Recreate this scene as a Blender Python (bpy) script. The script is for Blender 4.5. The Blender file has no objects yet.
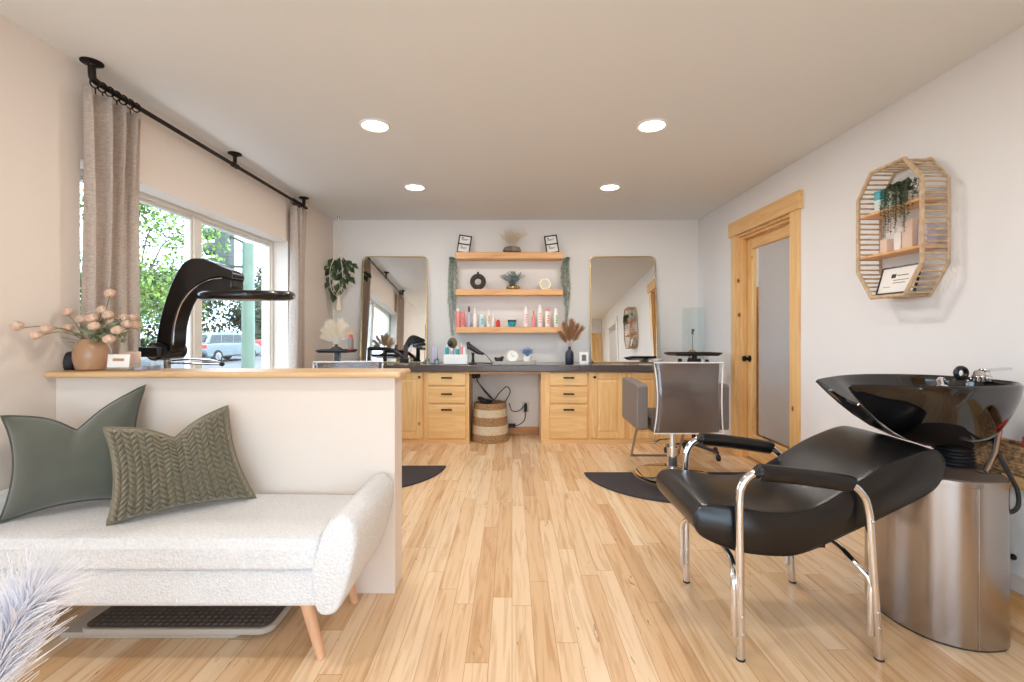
import bpy, bmesh, math, random
from mathutils import Vector, Matrix, Quaternion
R = random.Random(7)
PI = math.pi
sc = bpy.context.scene
COL = sc.collection

# ------------------------------------------------------------------ camera, exposure, sky, sun, lights
F = 470.0          # focal length in pixels of the 1024 px frame
ZC = 1.175         # camera height
cam_d = bpy.data.cameras.new('camera'); cam = bpy.data.objects.new('camera', cam_d); COL.objects.link(cam)
cam.location = (0, 0, ZC); cam.rotation_euler = (PI/2, 0, 0)
cam_d.sensor_width = 36; cam_d.lens = F/1024*36; cam_d.shift_y = -10/1024; cam_d.clip_start = .02; cam_d.clip_end = 400
sc.camera = cam
sc.view_settings.view_transform = 'Standard'
sc.view_settings.look = 'None'
sc.view_settings.gamma = 1
sc.view_settings.use_curve_mapping = False
sc.view_settings.exposure = 0.12
sc.cycles.caustics_reflective = False; sc.cycles.caustics_refractive = False
sc.cycles.max_bounces = 10; sc.cycles.diffuse_bounces = 6; sc.cycles.transparent_max_bounces = 16
sc.cycles.sample_clamp_indirect = 8
w = bpy.data.worlds.new('sky'); sc.world = w; w.use_nodes = True
bg = w.node_tree.nodes['Background']
bg.inputs[0].default_value = (.66, .81, 1.0, 1); bg.inputs[1].default_value = 6.5
sun_d = bpy.data.lights.new('sun', 'SUN'); sun_d.energy = 2.5; sun_d.angle = .02; sun_d.color = (1, .95, .86)
sun = bpy.data.objects.new('sun', sun_d); COL.objects.link(sun); sun.rotation_euler = (math.radians(38), math.radians(28), 0)
def portal(loc, rot, sx, sy):
    d = bpy.data.lights.new('window_portal', 'AREA'); d.shape = 'RECTANGLE'; d.size = sx; d.size_y = sy
    d.cycles.is_portal = True
    o = bpy.data.objects.new('window_portal', d); COL.objects.link(o); o.location = loc; o.rotation_euler = rot
portal((-2.30, 3.25, 1.37), (0, -PI/2, 0), 1.24, 2.06)
portal((-2.30, -1.65, 1.25), (0, -PI/2, 0), 1.9, 2.3)
portal((.05, -3.02, 1.25), (PI/2, 0, 0), 3.9, 2.2)
LAMP_W = 8.5
LAMP_C = (1, .93, .86)
def room_lamp(x, y, z=2.43, e=LAMP_W, r=.075):
    d = bpy.data.lights.new('downlight_and_fill', 'AREA'); d.shape = 'DISK'; d.size = r*2; d.energy = e; d.color = LAMP_C
    o = bpy.data.objects.new('downlight_and_fill', d); COL.objects.link(o); o.location = (x, y, z)
    return o
LIGHTS = [(-.842, 2.89), (.86, 2.89), (-.853, 4.13), (.861, 4.13), (-.85, .9), (.86, .9)]
for x, y in LIGHTS: room_lamp(x, y)

# ------------------------------------------------------------------ materials
def lin(c):
    def f(v): v /= 255; return v/12.92 if v <= .04045 else ((v+.055)/1.055)**2.4
    return (f(c[0]), f(c[1]), f(c[2]), 1)
MATS = {}
def mat(name, c, rough=.5, metal=0, bump=0, bscale=50, noise=0, nscale=5, stretch=None, c2=None, trans=0, emit=0, coat=0, sheen=0, alpha=1, bdist=.002, subsurf=0, spec=None):
    m = bpy.data.materials.new(name); m.use_nodes = True; MATS[name] = m
    nt = m.node_tree; b = nt.nodes['Principled BSDF']
    b.inputs['Base Color'].default_value = lin(c); b.inputs['Roughness'].default_value = rough; b.inputs['Metallic'].default_value = metal
    b.inputs['Transmission Weight'].default_value = trans; b.inputs['Coat Weight'].default_value = coat; b.inputs['Sheen Weight'].default_value = sheen
    b.inputs['Alpha'].default_value = alpha
    if spec is not None: b.inputs['Specular IOR Level'].default_value = spec
    if emit: b.inputs['Emission Color'].default_value = lin(c); b.inputs['Emission Strength'].default_value = emit
    if bump or noise or c2:
        tc = nt.nodes.new('ShaderNodeTexCoord'); mp = nt.nodes.new('ShaderNodeMapping'); nt.links.new(tc.outputs['Object'], mp.inputs[0])
        if stretch: mp.inputs['Scale'].default_value = stretch
    if bump:
        n = nt.nodes.new('ShaderNodeTexNoise'); n.inputs['Scale'].default_value = bscale; n.inputs['Detail'].default_value = 4; nt.links.new(mp.outputs[0], n.inputs[0])
        bm = nt.nodes.new('ShaderNodeBump'); bm.inputs['Strength'].default_value = bump; bm.inputs['Distance'].default_value = bdist
        nt.links.new(n.outputs[0], bm.inputs['Height']); nt.links.new(bm.outputs[0], b.inputs['Normal'])
    if noise or c2:
        n = nt.nodes.new('ShaderNodeTexNoise'); n.inputs['Scale'].default_value = nscale; n.inputs['Detail'].default_value = 5; nt.links.new(mp.outputs[0], n.inputs[0])
        r = nt.nodes.new('ShaderNodeValToRGB'); r.color_ramp.elements[0].position = .35; r.color_ramp.elements[1].position = .65
        r.color_ramp.elements[0].color = lin(c2 if c2 else [v*(1-noise) for v in c]); r.color_ramp.elements[1].color = lin(c)
        nt.links.new(n.outputs[0], r.inputs[0]); nt.links.new(r.outputs[0], b.inputs['Base Color'])
    return m
def thin_glass(name, tint=(1, 1, 1), fac=.08, rough=.02, bump=0):
    m = bpy.data.materials.new(name); m.use_nodes = True; nt = m.node_tree; nt.nodes.clear()
    o = nt.nodes.new('ShaderNodeOutputMaterial'); mx = nt.nodes.new('ShaderNodeMixShader'); t = nt.nodes.new('ShaderNodeBsdfTransparent'); g = nt.nodes.new('ShaderNodeBsdfGlossy')
    t.inputs[0].default_value = (*tint, 1); g.inputs['Roughness'].default_value = rough; mx.inputs[0].default_value = fac
    nt.links.new(t.outputs[0], mx.inputs[1]); nt.links.new(g.outputs[0], mx.inputs[2]); nt.links.new(mx.outputs[0], o.inputs[0])
    if bump:
        n = nt.nodes.new('ShaderNodeTexNoise'); n.inputs['Scale'].default_value = 14; bm = nt.nodes.new('ShaderNodeBump'); bm.inputs['Strength'].default_value = bump
        tc = nt.nodes.new('ShaderNodeTexCoord'); nt.links.new(tc.outputs['Object'], n.inputs[0]); nt.links.new(n.outputs[0], bm.inputs['Height']); nt.links.new(bm.outputs[0], g.inputs['Normal'])
    MATS[name] = m; return m
def wood_mat(name, axis='Z', light=(238, 199, 140), dark=(224, 176, 114), knots=True, rough=.38, scale=1.0):
    m = bpy.data.materials.new(name); m.use_nodes = True; nt = m.node_tree; b = nt.nodes['Principled BSDF']; b.inputs['Roughness'].default_value = rough
    tc = nt.nodes.new('ShaderNodeTexCoord'); mp = nt.nodes.new('ShaderNodeMapping'); nt.links.new(tc.outputs['Object'], mp.inputs[0])
    s = {'X': (1.2, 14, 14), 'Y': (14, 1.2, 14), 'Z': (14, 14, 1.2)}[axis]; mp.inputs['Scale'].default_value = [v*scale for v in s]
    n = nt.nodes.new('ShaderNodeTexNoise'); n.inputs['Scale'].default_value = 1.6; n.inputs['Detail'].default_value = 6; n.inputs['Distortion'].default_value = 1.2; nt.links.new(mp.outputs[0], n.inputs[0])
    r = nt.nodes.new('ShaderNodeValToRGB'); r.color_ramp.elements[0].position = .3; r.color_ramp.elements[1].position = .62
    r.color_ramp.elements[0].color = lin(dark); r.color_ramp.elements[1].color = lin(light); nt.links.new(n.outputs[0], r.inputs[0])
    out = r.outputs[0]
    if knots:
        v = nt.nodes.new('ShaderNodeTexVoronoi'); v.inputs['Scale'].default_value = 5.5; mp2 = nt.nodes.new('ShaderNodeMapping')
        mp2.inputs['Scale'].default_value = {'X': (.6, 1, 1), 'Y': (1, .6, 1), 'Z': (1, 1, .7)}[axis]; nt.links.new(tc.outputs['Object'], mp2.inputs[0]); nt.links.new(mp2.outputs[0], v.inputs[0])
        r2 = nt.nodes.new('ShaderNodeValToRGB'); r2.color_ramp.elements[0].position = .05; r2.color_ramp.elements[1].position = .11
        r2.color_ramp.elements[0].color = (1, 1, 1, 1); r2.color_ramp.elements[1].color = (0, 0, 0, 1); nt.links.new(v.outputs['Distance'], r2.inputs[0])
        mx = nt.nodes.new('ShaderNodeMix'); mx.data_type = 'RGBA'; nt.links.new(r2.outputs[0], mx.inputs[0]); nt.links.new(out, mx.inputs[6]); mx.inputs[7].default_value = lin((120, 66, 32)); out = mx.outputs[2]
    nt.links.new(out, b.inputs['Base Color']); MATS[name] = m; return m
def floor_mat():
    m = bpy.data.materials.new('hickory_planks'); m.use_nodes = True; nt = m.node_tree; b = nt.nodes['Principled BSDF']; L = nt.links
    b.inputs['Roughness'].default_value = .27; b.inputs['Specular IOR Level'].default_value = .45
    tc = nt.nodes.new('ShaderNodeTexCoord'); sx = nt.nodes.new('ShaderNodeSeparateXYZ'); L.new(tc.outputs['Object'], sx.inputs[0])
    def M(op, a, b_=None, c=None):
        n = nt.nodes.new('ShaderNodeMath'); n.operation = op
        for i, v in enumerate((a, b_, c)):
            if v is None: continue
            if isinstance(v, (int, float)): n.inputs[i].default_value = v
            else: L.new(v, n.inputs[i])
        return n.outputs[0]
    u = M('DIVIDE', sx.outputs[0], .083); row = M('FLOOR', u); fu = M('FRACT', u)
    wn = nt.nodes.new('ShaderNodeTexWhiteNoise'); wn.noise_dimensions = '1D'; L.new(row, wn.inputs['W'])
    v = M('ADD', M('DIVIDE', sx.outputs[1], 1.15), M('MULTIPLY', wn.outputs['Value'], 7.3)); col = M('FLOOR', v); fv = M('FRACT', v)
    cb = nt.nodes.new('ShaderNodeCombineXYZ'); L.new(row, cb.inputs[0]); L.new(col, cb.inputs[1])
    w2 = nt.nodes.new('ShaderNodeTexWhiteNoise'); w2.noise_dimensions = '3D'; L.new(cb.outputs[0], w2.inputs['Vector'])
    rp = nt.nodes.new('ShaderNodeValToRGB'); e = rp.color_ramp.elements
    e[0].position = 0; e[0].color = lin((214, 174, 132)); e[1].position = 1; e[1].color = lin((240, 214, 180))
    for p, c in ((.12, (222, 184, 142)), (.45, (231, 198, 159)), (.75, (236, 206, 170))):
        k = e.new(p); k.color = lin(c)
    L.new(w2.outputs['Value'], rp.inputs[0])
    # grain
    cb2 = nt.nodes.new('ShaderNodeCombineXYZ'); L.new(M('MULTIPLY', sx.outputs[0], 26), cb2.inputs[0]); L.new(M('ADD', M('MULTIPLY', sx.outputs[1], 1.6), M('MULTIPLY', w2.outputs['Value'], 40)), cb2.inputs[1]); L.new(M('MULTIPLY', w2.outputs['Value'], 20), cb2.inputs[2])
    n = nt.nodes.new('ShaderNodeTexNoise'); n.inputs['Scale'].default_value = 1; n.inputs['Detail'].default_value = 5; n.inputs['Distortion'].default_value = 1.5; L.new(cb2.outputs[0], n.inputs[0])
    r2 = nt.nodes.new('ShaderNodeValToRGB'); r2.color_ramp.elements[0].position = .30; r2.color_ramp.elements[0].color = (.72, .58, .44, 1); r2.color_ramp.elements[1].position = .52; r2.color_ramp.elements[1].color = (1, 1, 1, 1); L.new(n.outputs[0], r2.inputs[0])
    mx = nt.nodes.new('ShaderNodeMix'); mx.data_type = 'RGBA'; mx.blend_type = 'MULTIPLY'; mx.inputs[0].default_value = .75; L.new(rp.outputs[0], mx.inputs[6]); L.new(r2.outputs[0], mx.inputs[7])
    # streaks and knots
    n3 = nt.nodes.new('ShaderNodeTexNoise'); n3.inputs['Scale'].default_value = 1; n3.inputs['Detail'].default_value = 3; n3.inputs['Distortion'].default_value = 2.5
    cb3 = nt.nodes.new('ShaderNodeCombineXYZ'); L.new(M('MULTIPLY', sx.outputs[0], 20), cb3.inputs[0]); L.new(M('MULTIPLY', sx.outputs[1], 4), cb3.inputs[1]); L.new(M('MULTIPLY', w2.outputs['Value'], 90), cb3.inputs[2]); L.new(cb3.outputs[0], n3.inputs[0])
    r3 = nt.nodes.new('ShaderNodeValToRGB'); r3.color_ramp.elements[0].position = .24; r3.color_ramp.elements[0].color = (.34, .22, .14, 1); r3.color_ramp.elements[1].position = .31; r3.color_ramp.elements[1].color = (1, 1, 1, 1); L.new(n3.outputs[0], r3.inputs[0])
    mx2 = nt.nodes.new('ShaderNodeMix'); mx2.data_type = 'RGBA'; mx2.blend_type = 'MULTIPLY'; mx2.inputs[0].default_value = .8; L.new(mx.outputs[2], mx2.inputs[6]); L.new(r3.outputs[0], mx2.inputs[7])
    # seams
    g1 = M('LESS_THAN', M('MINIMUM', fu, M('SUBTRACT', 1, fu)), .014); g2 = M('LESS_THAN', M('MINIMUM', fv, M('SUBTRACT', 1, fv)), .0013); g = M('MAXIMUM', g1, g2)
    mx3 = nt.nodes.new('ShaderNodeMix'); mx3.data_type = 'RGBA'; L.new(M('MULTIPLY', g, .55), mx3.inputs[0]); L.new(mx2.outputs[2], mx3.inputs[6]); mx3.inputs[7].default_value = lin((150, 100, 60))
    L.new(mx3.outputs[2], b.inputs['Base Color'])
    return m
M_FLOOR = floor_mat()
M_WALLSHADE = mat('wall_paint_warm_shade', (228, 216, 205), .85, bump=.15, bscale=90)  # left and half wall copy; warm bounce and shade put into the colour
M_WALLB = mat('neutral_wall_paint', (236, 233, 229), .85, bump=.15, bscale=90)
M_WALL = mat('wall_paint', (234, 234, 236), .85, bump=.15, bscale=90)
M_CEIL = mat('ceiling_paint', (230, 232, 233), .9, bump=.25, bscale=60)
M_WHITE = mat('white_gloss', (240, 240, 238), .35)
M_PINE = wood_mat('knotty_pine_vertical', 'Z')
M_PINEX = wood_mat('knotty_pine_across', 'X')
M_PINEY = wood_mat('knotty_pine_along', 'Y', (236, 197, 138), (222, 172, 112))
M_SHELF = wood_mat('shelf_pine', 'X', (236, 184, 124), (214, 152, 92), False)
M_LEDGE = wood_mat('ledge_oak', 'X', (220, 184, 138), (204, 160, 112), False)
M_BASEB = wood_mat('baseboard_wood', 'X', (214, 160, 104), (186, 126, 76), False)
M_BLACKM = mat('black_metal', (24, 22, 22), .4, .6)
M_IRON = mat('iron_pipe', (44, 36, 32), .5, .7, bump=.2, bscale=200)
M_CHROME = mat('chrome', (225, 225, 228), .07, 1)
M_STEEL = mat('brushed_steel', (172, 166, 163), .24, 1, bump=.05, bscale=30, stretch=(1, 1, 40))
M_GOLD = mat('brass_frame', (214, 186, 128), .25, 1)
M_MIRROR = mat('mirror_glass', (236, 238, 238), .0, 1)
M_VINYL = mat('black_vinyl', (13, 12, 13), .30, bump=.25, bscale=260, bdist=.0006, spec=.55)
M_GLOSSB = mat('glossy_black_enamel', (10, 9, 11), .05, coat=.6)
M_PROC = mat('processor_black', (14, 14, 17), .2, noise=.5, nscale=200)
M_PLASTB = mat('black_plastic', (20, 20, 23), .3)
M_RUBBER = mat('black_rubber', (30, 29, 31), .6)
M_MAT = mat('charcoal_mat', (58, 54, 58), .75, bump=.3, bscale=300)
M_COUNTER = mat('grey_laminate', (96, 87, 86), .14, noise=.18, nscale=60)
M_BOUCLE = mat('cream_boucle', (240, 240, 241), .95, bump=1, bscale=130, bdist=.009, noise=.05, nscale=110)
M_BEECH = wood_mat('beech_leg', 'Z', (222, 176, 140), (206, 154, 116), False)
M_VELVET = mat('sage_velvet', (88, 91, 80), .8, sheen=.5, noise=.12, nscale=6)
M_VELVETP = mat('velvet_piping', (74, 74, 62), .8, sheen=.3)
M_KNIT = mat('olive_knit', (124, 115, 92), .9, sheen=.3, bump=.6, bscale=240)
M_CURT = mat('linen_curtain', (240, 224, 211), .9, bump=1, bscale=90, bdist=.006, stretch=(1, 1, 3), noise=.16, nscale=60)
M_LEAF = mat('leaf_green', (58, 84, 44), .5, noise=.3, nscale=20)
M_LEAFD = mat('grey_green_leaf', (176, 192, 172), .7, noise=.3, nscale=40)
M_LEAFT = mat('tree_leaf', (122, 156, 58), .6, noise=.35, nscale=2)
M_LEAFE = mat('dark_tree_leaf', (66, 84, 50), .7, noise=.35, nscale=1)
M_BARK = mat('bark', (96, 84, 72), .9, noise=.3, nscale=12)
M_PETAL = mat('peach_petal', (232, 200, 176), .8, noise=.12, nscale=60)
M_STEM = mat('flower_stem', (120, 116, 74), .7)
M_TANVASE = mat('tan_ceramic', (172, 134, 102), .28)
M_PAMPAS = mat('pampas_tan', (172, 128, 92), .95)
M_PAMPASL = mat('pampas_pale', (242, 228, 204), .95)
M_PLUME = mat('white_plume', (240, 240, 246), .6)
M_TRAYG = mat('tray_plastic', (188, 180, 170), .45)
M_TRAYD = mat('tray_mat', (92, 82, 76), .6)
M_GREYV = mat('grey_vinyl', (124, 114, 110), .5)
M_TAUPE = mat('taupe_vinyl', (100, 86, 78), .45)
M_CLEAR = thin_glass('clear_plastic', (.96, .96, .97), .10, .15, bump=.9)
M_PANE = thin_glass('window_glass', (.97, .99, .98), .05, .01)
M_ACRYL = thin_glass('acrylic', (.93, .96, .96), .16, .05)
M_BAMBOO = mat('bamboo', (216, 186, 150), .6, noise=.15, nscale=30)
M_BASKW = mat('basket_cream', (226, 208, 176), .9, bump=1, bscale=200, bdist=.004, noise=.15, nscale=90)
M_BASKB = mat('basket_tan', (186, 146, 104), .9, bump=1, bscale=200, bdist=.004, noise=.3, nscale=90)
M_WICK = mat('wicker', (212, 168, 120), .8, noise=.4, nscale=60)
M_TEAL = mat('teal_plastic', (34, 168, 180), .35)
M_PINK = mat('pink_plastic', (236, 150, 150), .35)
M_BLUSH = mat('blush_card', (228, 202, 184), .6)
M_RED = mat('red_plastic', (214, 54, 44), .4)
M_ORANGE = mat('orange_plastic', (238, 130, 40), .4)
M_LILAC = mat('lilac_plastic', (196, 188, 206), .4)
M_MINT = mat('mint_plastic', (206, 226, 224), .4)
M_AMBER = mat('amber_plastic', (196, 130, 66), .35)
M_PAPER = mat('white_paper', (242, 240, 236), .6)
M_INK = mat('dark_ink', (60, 56, 56), .7)
M_GOLDINK = mat('gold_ink', (176, 146, 104), .6)
M_NAVY = mat('navy_ceramic', (44, 50, 66), .35)
M_CHARC = mat('charcoal_ceramic', (66, 56, 52), .8)
M_STONE = mat('stone_bowl', (150, 138, 124), .6, c2=(92, 80, 72), nscale=14)
M_CREAMP = mat('cream_paint', (216, 210, 200), .5)
M_BLUEF = mat('blue_flower', (120, 156, 204), .8)
M_ROPE = mat('cotton_rope', (236, 224, 204), .9)
M_LEAFG = mat('white_pot', (226, 220, 208), .5)
M_LENS = mat('lit_diffuser', (255, 244, 222), .5, emit=14)
M_ALU = mat('window_vinyl', (222, 216, 206), .45)
M_RAIN = mat('rain_glass', (196, 197, 200), .12, bump=.7, bscale=60, bdist=.006, stretch=(1, 1, .3), alpha=.7)
M_CARS = mat('silver_car_paint', (122, 130, 132), .3, .5)
M_CARR = mat('red_car_paint', (186, 40, 36), .3)
M_CARW = mat('pale_car_paint', (140, 144, 146), .3)
M_CARG = mat('car_glass', (44, 52, 56), .08)
M_TIRE = mat('tire_rubber', (38, 38, 40), .8)
M_ASPH = mat('asphalt', (96, 96, 98), .9, noise=.1, nscale=3)
M_GRASS = mat('lawn', (120, 140, 84), .9, noise=.3, nscale=2)
M_POLE = mat('green_pole_paint', (92, 110, 92), .5, noise=.08, nscale=4)
M_SIGNAL = mat('signal_housing', (52, 62, 58), .5)
M_EXT = mat('building_wall', (198, 190, 180), .8)

nt = M_CURT.node_tree; tl = nt.nodes.new('ShaderNodeBsdfTranslucent'); mxs = nt.nodes.new('ShaderNodeMixShader'); mxs.inputs[0].default_value = .38
tl.inputs[0].default_value = lin((236, 222, 208)); nt.links.new(nt.nodes['Principled BSDF'].outputs[0], mxs.inputs[1]); nt.links.new(tl.outputs[0], mxs.inputs[2]); nt.links.new(mxs.outputs[0], nt.nodes['Material Output'].inputs[0])
# ------------------------------------------------------------------ mesh builder
def V(*a): return Vector(a)
def W(px, py, Y): return V((px-512)*Y/F, Y, ZC-(py-331)*Y/F)
def crv(pts, n=6, closed=False):
    P = [Vector(p) for p in pts]; N = len(P); out = []
    for i in range(N if closed else N-1):
        p0 = P[(i-1) % N] if closed or i > 0 else P[0]*2-P[1]
        p1 = P[i]; p2 = P[(i+1) % N]; p3 = P[(i+2) % N] if closed or i+2 < N else P[-1]*2-P[-2]
        for k in range(n):
            t = k/n; out.append(.5*((2*p1)+(p2-p0)*t+(2*p0-5*p1+4*p2-p3)*t*t+(3*p1-p0-3*p2+p3)*t**3))
    if not closed: out.append(P[-1].copy())
    return out
class MB:
    def __init__(s): s.v = []; s.f = []; s.mi = []; s.cur = 0
    def add(s, vs, fs):
        o = len(s.v); s.v += [tuple(v) for v in vs]; s.f += [tuple(i+o for i in f) for f in fs]; s.mi += [s.cur]*len(fs); return s
    def box(s, c, d, rot=None):
        vs = []
        for x in (-.5, .5):
            for y in (-.5, .5):
                for z in (-.5, .5):
                    p = V(x*d[0], y*d[1], z*d[2])
                    if rot is not None: p = rot @ p
                    vs.append(p+Vector(c))
        return s.add(vs, [(0, 1, 3, 2), (4, 6, 7, 5), (0, 4, 5, 1), (2, 3, 7, 6), (0, 2, 6, 4), (1, 5, 7, 3)])
    def bb(s, a, b): return s.box([(a[i]+b[i])/2 for i in range(3)], [abs(b[i]-a[i]) for i in range(3)])
    def rings(s, rs, closed=False, cap=True):
        n = len(rs[0]); vs = [p for r in rs for p in r]; fs = []
        m = len(rs)
        for i in range(m if closed else m-1):
            for j in range(n):
                a = i*n+j; b = i*n+(j+1) % n; c = ((i+1) % m)*n+(j+1) % n; d = ((i+1) % m)*n+j; fs.append((a, b, c, d))
        if cap and not closed: fs.append(tuple(range(n-1, -1, -1))); fs.append(tuple(range((m-1)*n, m*n)))
        return s.add(vs, fs)
    def tube(s, pts, r, n=10, closed=False, flat=None):
        pts = [Vector(p) for p in pts]; m = len(pts); rs = []; up = None
        for i, p in enumerate(pts):
            a = pts[(i-1) % m] if closed or i > 0 else p; b = pts[(i+1) % m] if closed or i < m-1 else p
            t = (b-a).normalized()
            if up is None:
                up = t.orthogonal().normalized()
                if flat is not None: up = (flat - t*flat.dot(t)).normalized()
            up = (up - t*up.dot(t)); up = up.normalized() if up.length > 1e-6 else t.orthogonal().normalized()
            sd = t.cross(up); rr = r[i] if isinstance(r, (list, tuple)) else r
            rs.append([p+up*math.cos(2*PI*k/n)*rr+sd*math.sin(2*PI*k/n)*rr for k in range(n)])
        return s.rings(rs, closed)
    def cyl(s, a, b, r, r2=None, n=20): return s.tube([a, b], [r, r if r2 is None else r2], n)
    def lathe(s, c, prof, n=28, sx=1, sy=1):
        rs = [[V(c[0]+math.cos(2*PI*k/n)*max(r, 1e-4)*sx, c[1]+math.sin(2*PI*k/n)*max(r, 1e-4)*sy, c[2]+z) for k in range(n)] for r, z in prof]
        return s.rings(rs)
    def prism(s, poly, axis, a, b):
        def P(p, t): return V(*{'X': (t, p[0], p[1]), 'Y': (p[0], t, p[1]), 'Z': (p[0], p[1], t)}[axis])
        return s.rings([[P(p, a) for p in poly], [P(p, b) for p in poly]])
    def ball(s, c, r, n=12, m=8, sc_=(1, 1, 1), rot=None):
        rs = []
        for i in range(m+1):
            th = PI*i/m; rr = max(math.sin(th), .01)
            ring = []
            for k in range(n):
                p = V(rr*math.cos(2*PI*k/n)*r*sc_[0], rr*math.sin(2*PI*k/n)*r*sc_[1], -math.cos(th)*r*sc_[2])
                if rot is not None: p = rot @ p
                ring.append(p+Vector(c))
            rs.append(ring)
        return s.rings(rs)
    def leaf(s, p, d, up, L, wd):
        p = Vector(p); d = Vector(d).normalized(); sd = d.cross(up)
        sd = sd.normalized() if sd.length > 1e-4 else d.orthogonal().normalized(); n = sd.cross(d)
        m = p+d*L*.45; e = p+d*L+n*(-.15*L)
        return s.add([p, m+sd*wd/2+n*wd*.15, m, m-sd*wd/2+n*wd*.15, e], [(0, 1, 2), (0, 2, 3), (1, 4, 2), (2, 4, 3)])
    def torus(s, c, Rr, r, rot=None, n=24, m=8, sx=1, sy=1):
        pts = []
        for k in range(n):
            p = V(math.cos(2*PI*k/n)*Rr*sx, math.sin(2*PI*k/n)*Rr*sy, 0)
            if rot is not None: p = rot @ p
            pts.append(p+Vector(c))
        return s.tube(pts, r, m, True)
def wpos(o):
    p = Vector((0, 0, 0))
    while o is not None: p += o.location; o = o.parent
    return p
def obj(name, mb, m, parent=None, bevel=0, seg=2, smooth=True, local=False, solid=0, sub=0, label=None, angle=35):
    me = bpy.data.meshes.new(name); off = V(0, 0, 0)
    if parent is not None:
        if not local: off = wpos(parent)
    elif not local:
        xs = [v[0] for v in mb.v]; ys = [v[1] for v in mb.v]; zs = [v[2] for v in mb.v]
        off = V((min(xs)+max(xs))/2, (min(ys)+max(ys))/2, min(zs))
    me.from_pydata([(v[0]-off.x, v[1]-off.y, v[2]-off.z) for v in mb.v], [], mb.f); me.update()
    bm = bmesh.new(); bm.from_mesh(me); bmesh.ops.recalc_face_normals(bm, faces=bm.faces); bm.to_mesh(me); bm.free()
    for mm in (m if isinstance(m, (list, tuple)) else [m]): me.materials.append(mm)
    if any(mb.mi): me.polygons.foreach_set('material_index', mb.mi)
    if smooth:
        me.polygons.foreach_set('use_smooth', [True]*len(me.polygons))
        me.set_sharp_from_angle(angle=math.radians(angle))
    o = bpy.data.objects.new(name, me); COL.objects.link(o)
    if parent is not None: o.parent = parent
    elif not local: o.location = off
    if solid: md = o.modifiers.new('solidify', 'SOLIDIFY'); md.thickness = solid; md.offset = 0
    if sub: md = o.modifiers.new('subdivision', 'SUBSURF'); md.levels = sub; md.render_levels = sub
    if bevel:
        md = o.modifiers.new('bevel', 'BEVEL'); md.width = bevel; md.segments = seg; md.limit_method = 'ANGLE'; md.angle_limit = math.radians(40)
        if hasattr(md, 'harden_normals'): md.harden_normals = False
    if label: o['label'] = label
    return o
def thing(name, label, cat, loc, group=None, rot=None):
    o = bpy.data.objects.new(name, None); COL.objects.link(o); o.location = loc; o.empty_display_size = .05
    if rot: o.rotation_euler = rot
    o['label'] = label; o['category'] = cat
    if group: o['group'] = group
    return o
def tag(o, label, cat, group=None, kind=None):
    o['label'] = label; o['category'] = cat
    if group: o['group'] = group
    if kind: o['kind'] = kind
    return o
def struct(name, mb, m, parent=None, bevel=0, **k):
    o = obj(name, mb, m, parent, bevel=bevel, smooth=k.pop('smooth', False), **k)
    if parent is None: o['kind'] = 'structure'
    return o
def copy_tree(o, parent=None):
    c = o.copy(); COL.objects.link(c); c.parent = parent
    for ch in list(o.children): copy_tree(ch, c)
    return c
def rrect(w_, h_, r, n=6):
    out = []
    for cx, cy, a0 in ((w_/2-r, h_/2-r, 0), (-w_/2+r, h_/2-r, 90), (-w_/2+r, -h_/2+r, 180), (w_/2-r, -h_/2+r, 270)):
        for k in range(n+1):
            a = math.radians(a0+90*k/n); out.append((cx+math.cos(a)*r, cy+math.sin(a)*r))
    return out

# ------------------------------------------------------------------ room shell
XL, XR, YB, YR, H = -2.04, 2.12, 5.36, -3.0, 2.44
struct('floor', MB().bb((XL-.02, YR-.02, -.1), (3.8, YB+.02, 0)), M_FLOOR, local=True)
struct('ceiling', MB().bb((XL-.24, YR-.24, H), (3.8, YB+.24, H+.2)), M_CEIL, local=True)
def wallx(name, x0, x1, y0, y1, holes):
    mb = MB(); y = y0
    for (a, b, z0, z1) in sorted(holes):
        mb.bb((x0, y, 0), (x1, a, H))
        if z0 > 0: mb.bb((x0, a, 0), (x1, b, z0))
        mb.bb((x0, a, z1), (x1, b, H)); y = b
    mb.bb((x0, y, 0), (x1, y1, H)); return struct(name, mb, M_WALLSHADE if 'left' in name else M_WALL)
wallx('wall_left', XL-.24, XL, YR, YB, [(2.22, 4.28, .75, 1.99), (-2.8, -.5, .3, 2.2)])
wallx('wall_right', XR, XR+.16, YR, YB, [(3.56, 4.43, 0, 2.07), (.42, 1.12, 0, 2.05)])
struct('wall_back', MB().bb((XL-.24, YB, 0), (3.8, YB+.2, H)), M_WALLB)
mb = MB().bb((XL-.24, YR-.2, 0), (-1.95, YR, H)).bb((2.05, YR-.2, 0), (3.8, YR, H)).bb((-1.95, YR-.2, 0), (2.05, YR, .15)).bb((-1.95, YR-.2, 2.35), (2.05, YR, H))
struct('wall_rear', mb, M_WALL)
struct('wall_closet', MB().bb((1.25, -.6, 0), (XR, -.45, H)), M_WALL)
struct('wall_side_room', MB().bb((3.6, YR, 0), (3.8, YB, H)).bb((XR+.16, 2.9, 0), (3.6, 3.0, H)).bb((XR+.16, 4.95, 0), (3.6, 5.05, H)).bb((XR+.16, -.1, 0), (3.6, 0, H)), M_WALL)
struct('baseboard_back', MB().bb((-.44, YB-.02, 0), (.30, YB, .085)), M_BASEB, bevel=.003)
struct('baseboard_right', MB().bb((XR-.018, 1.2, 0), (XR, 3.45, .08)).bb((XR-.018, 4.54, 0), (XR, 4.9, .08)), M_PINEY, bevel=.003)
struct('baseboard_left', MB().bb((XL, .2, 0), (XL+.015, 2.1, .08)), M_PINEY, bevel=.003)

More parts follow.
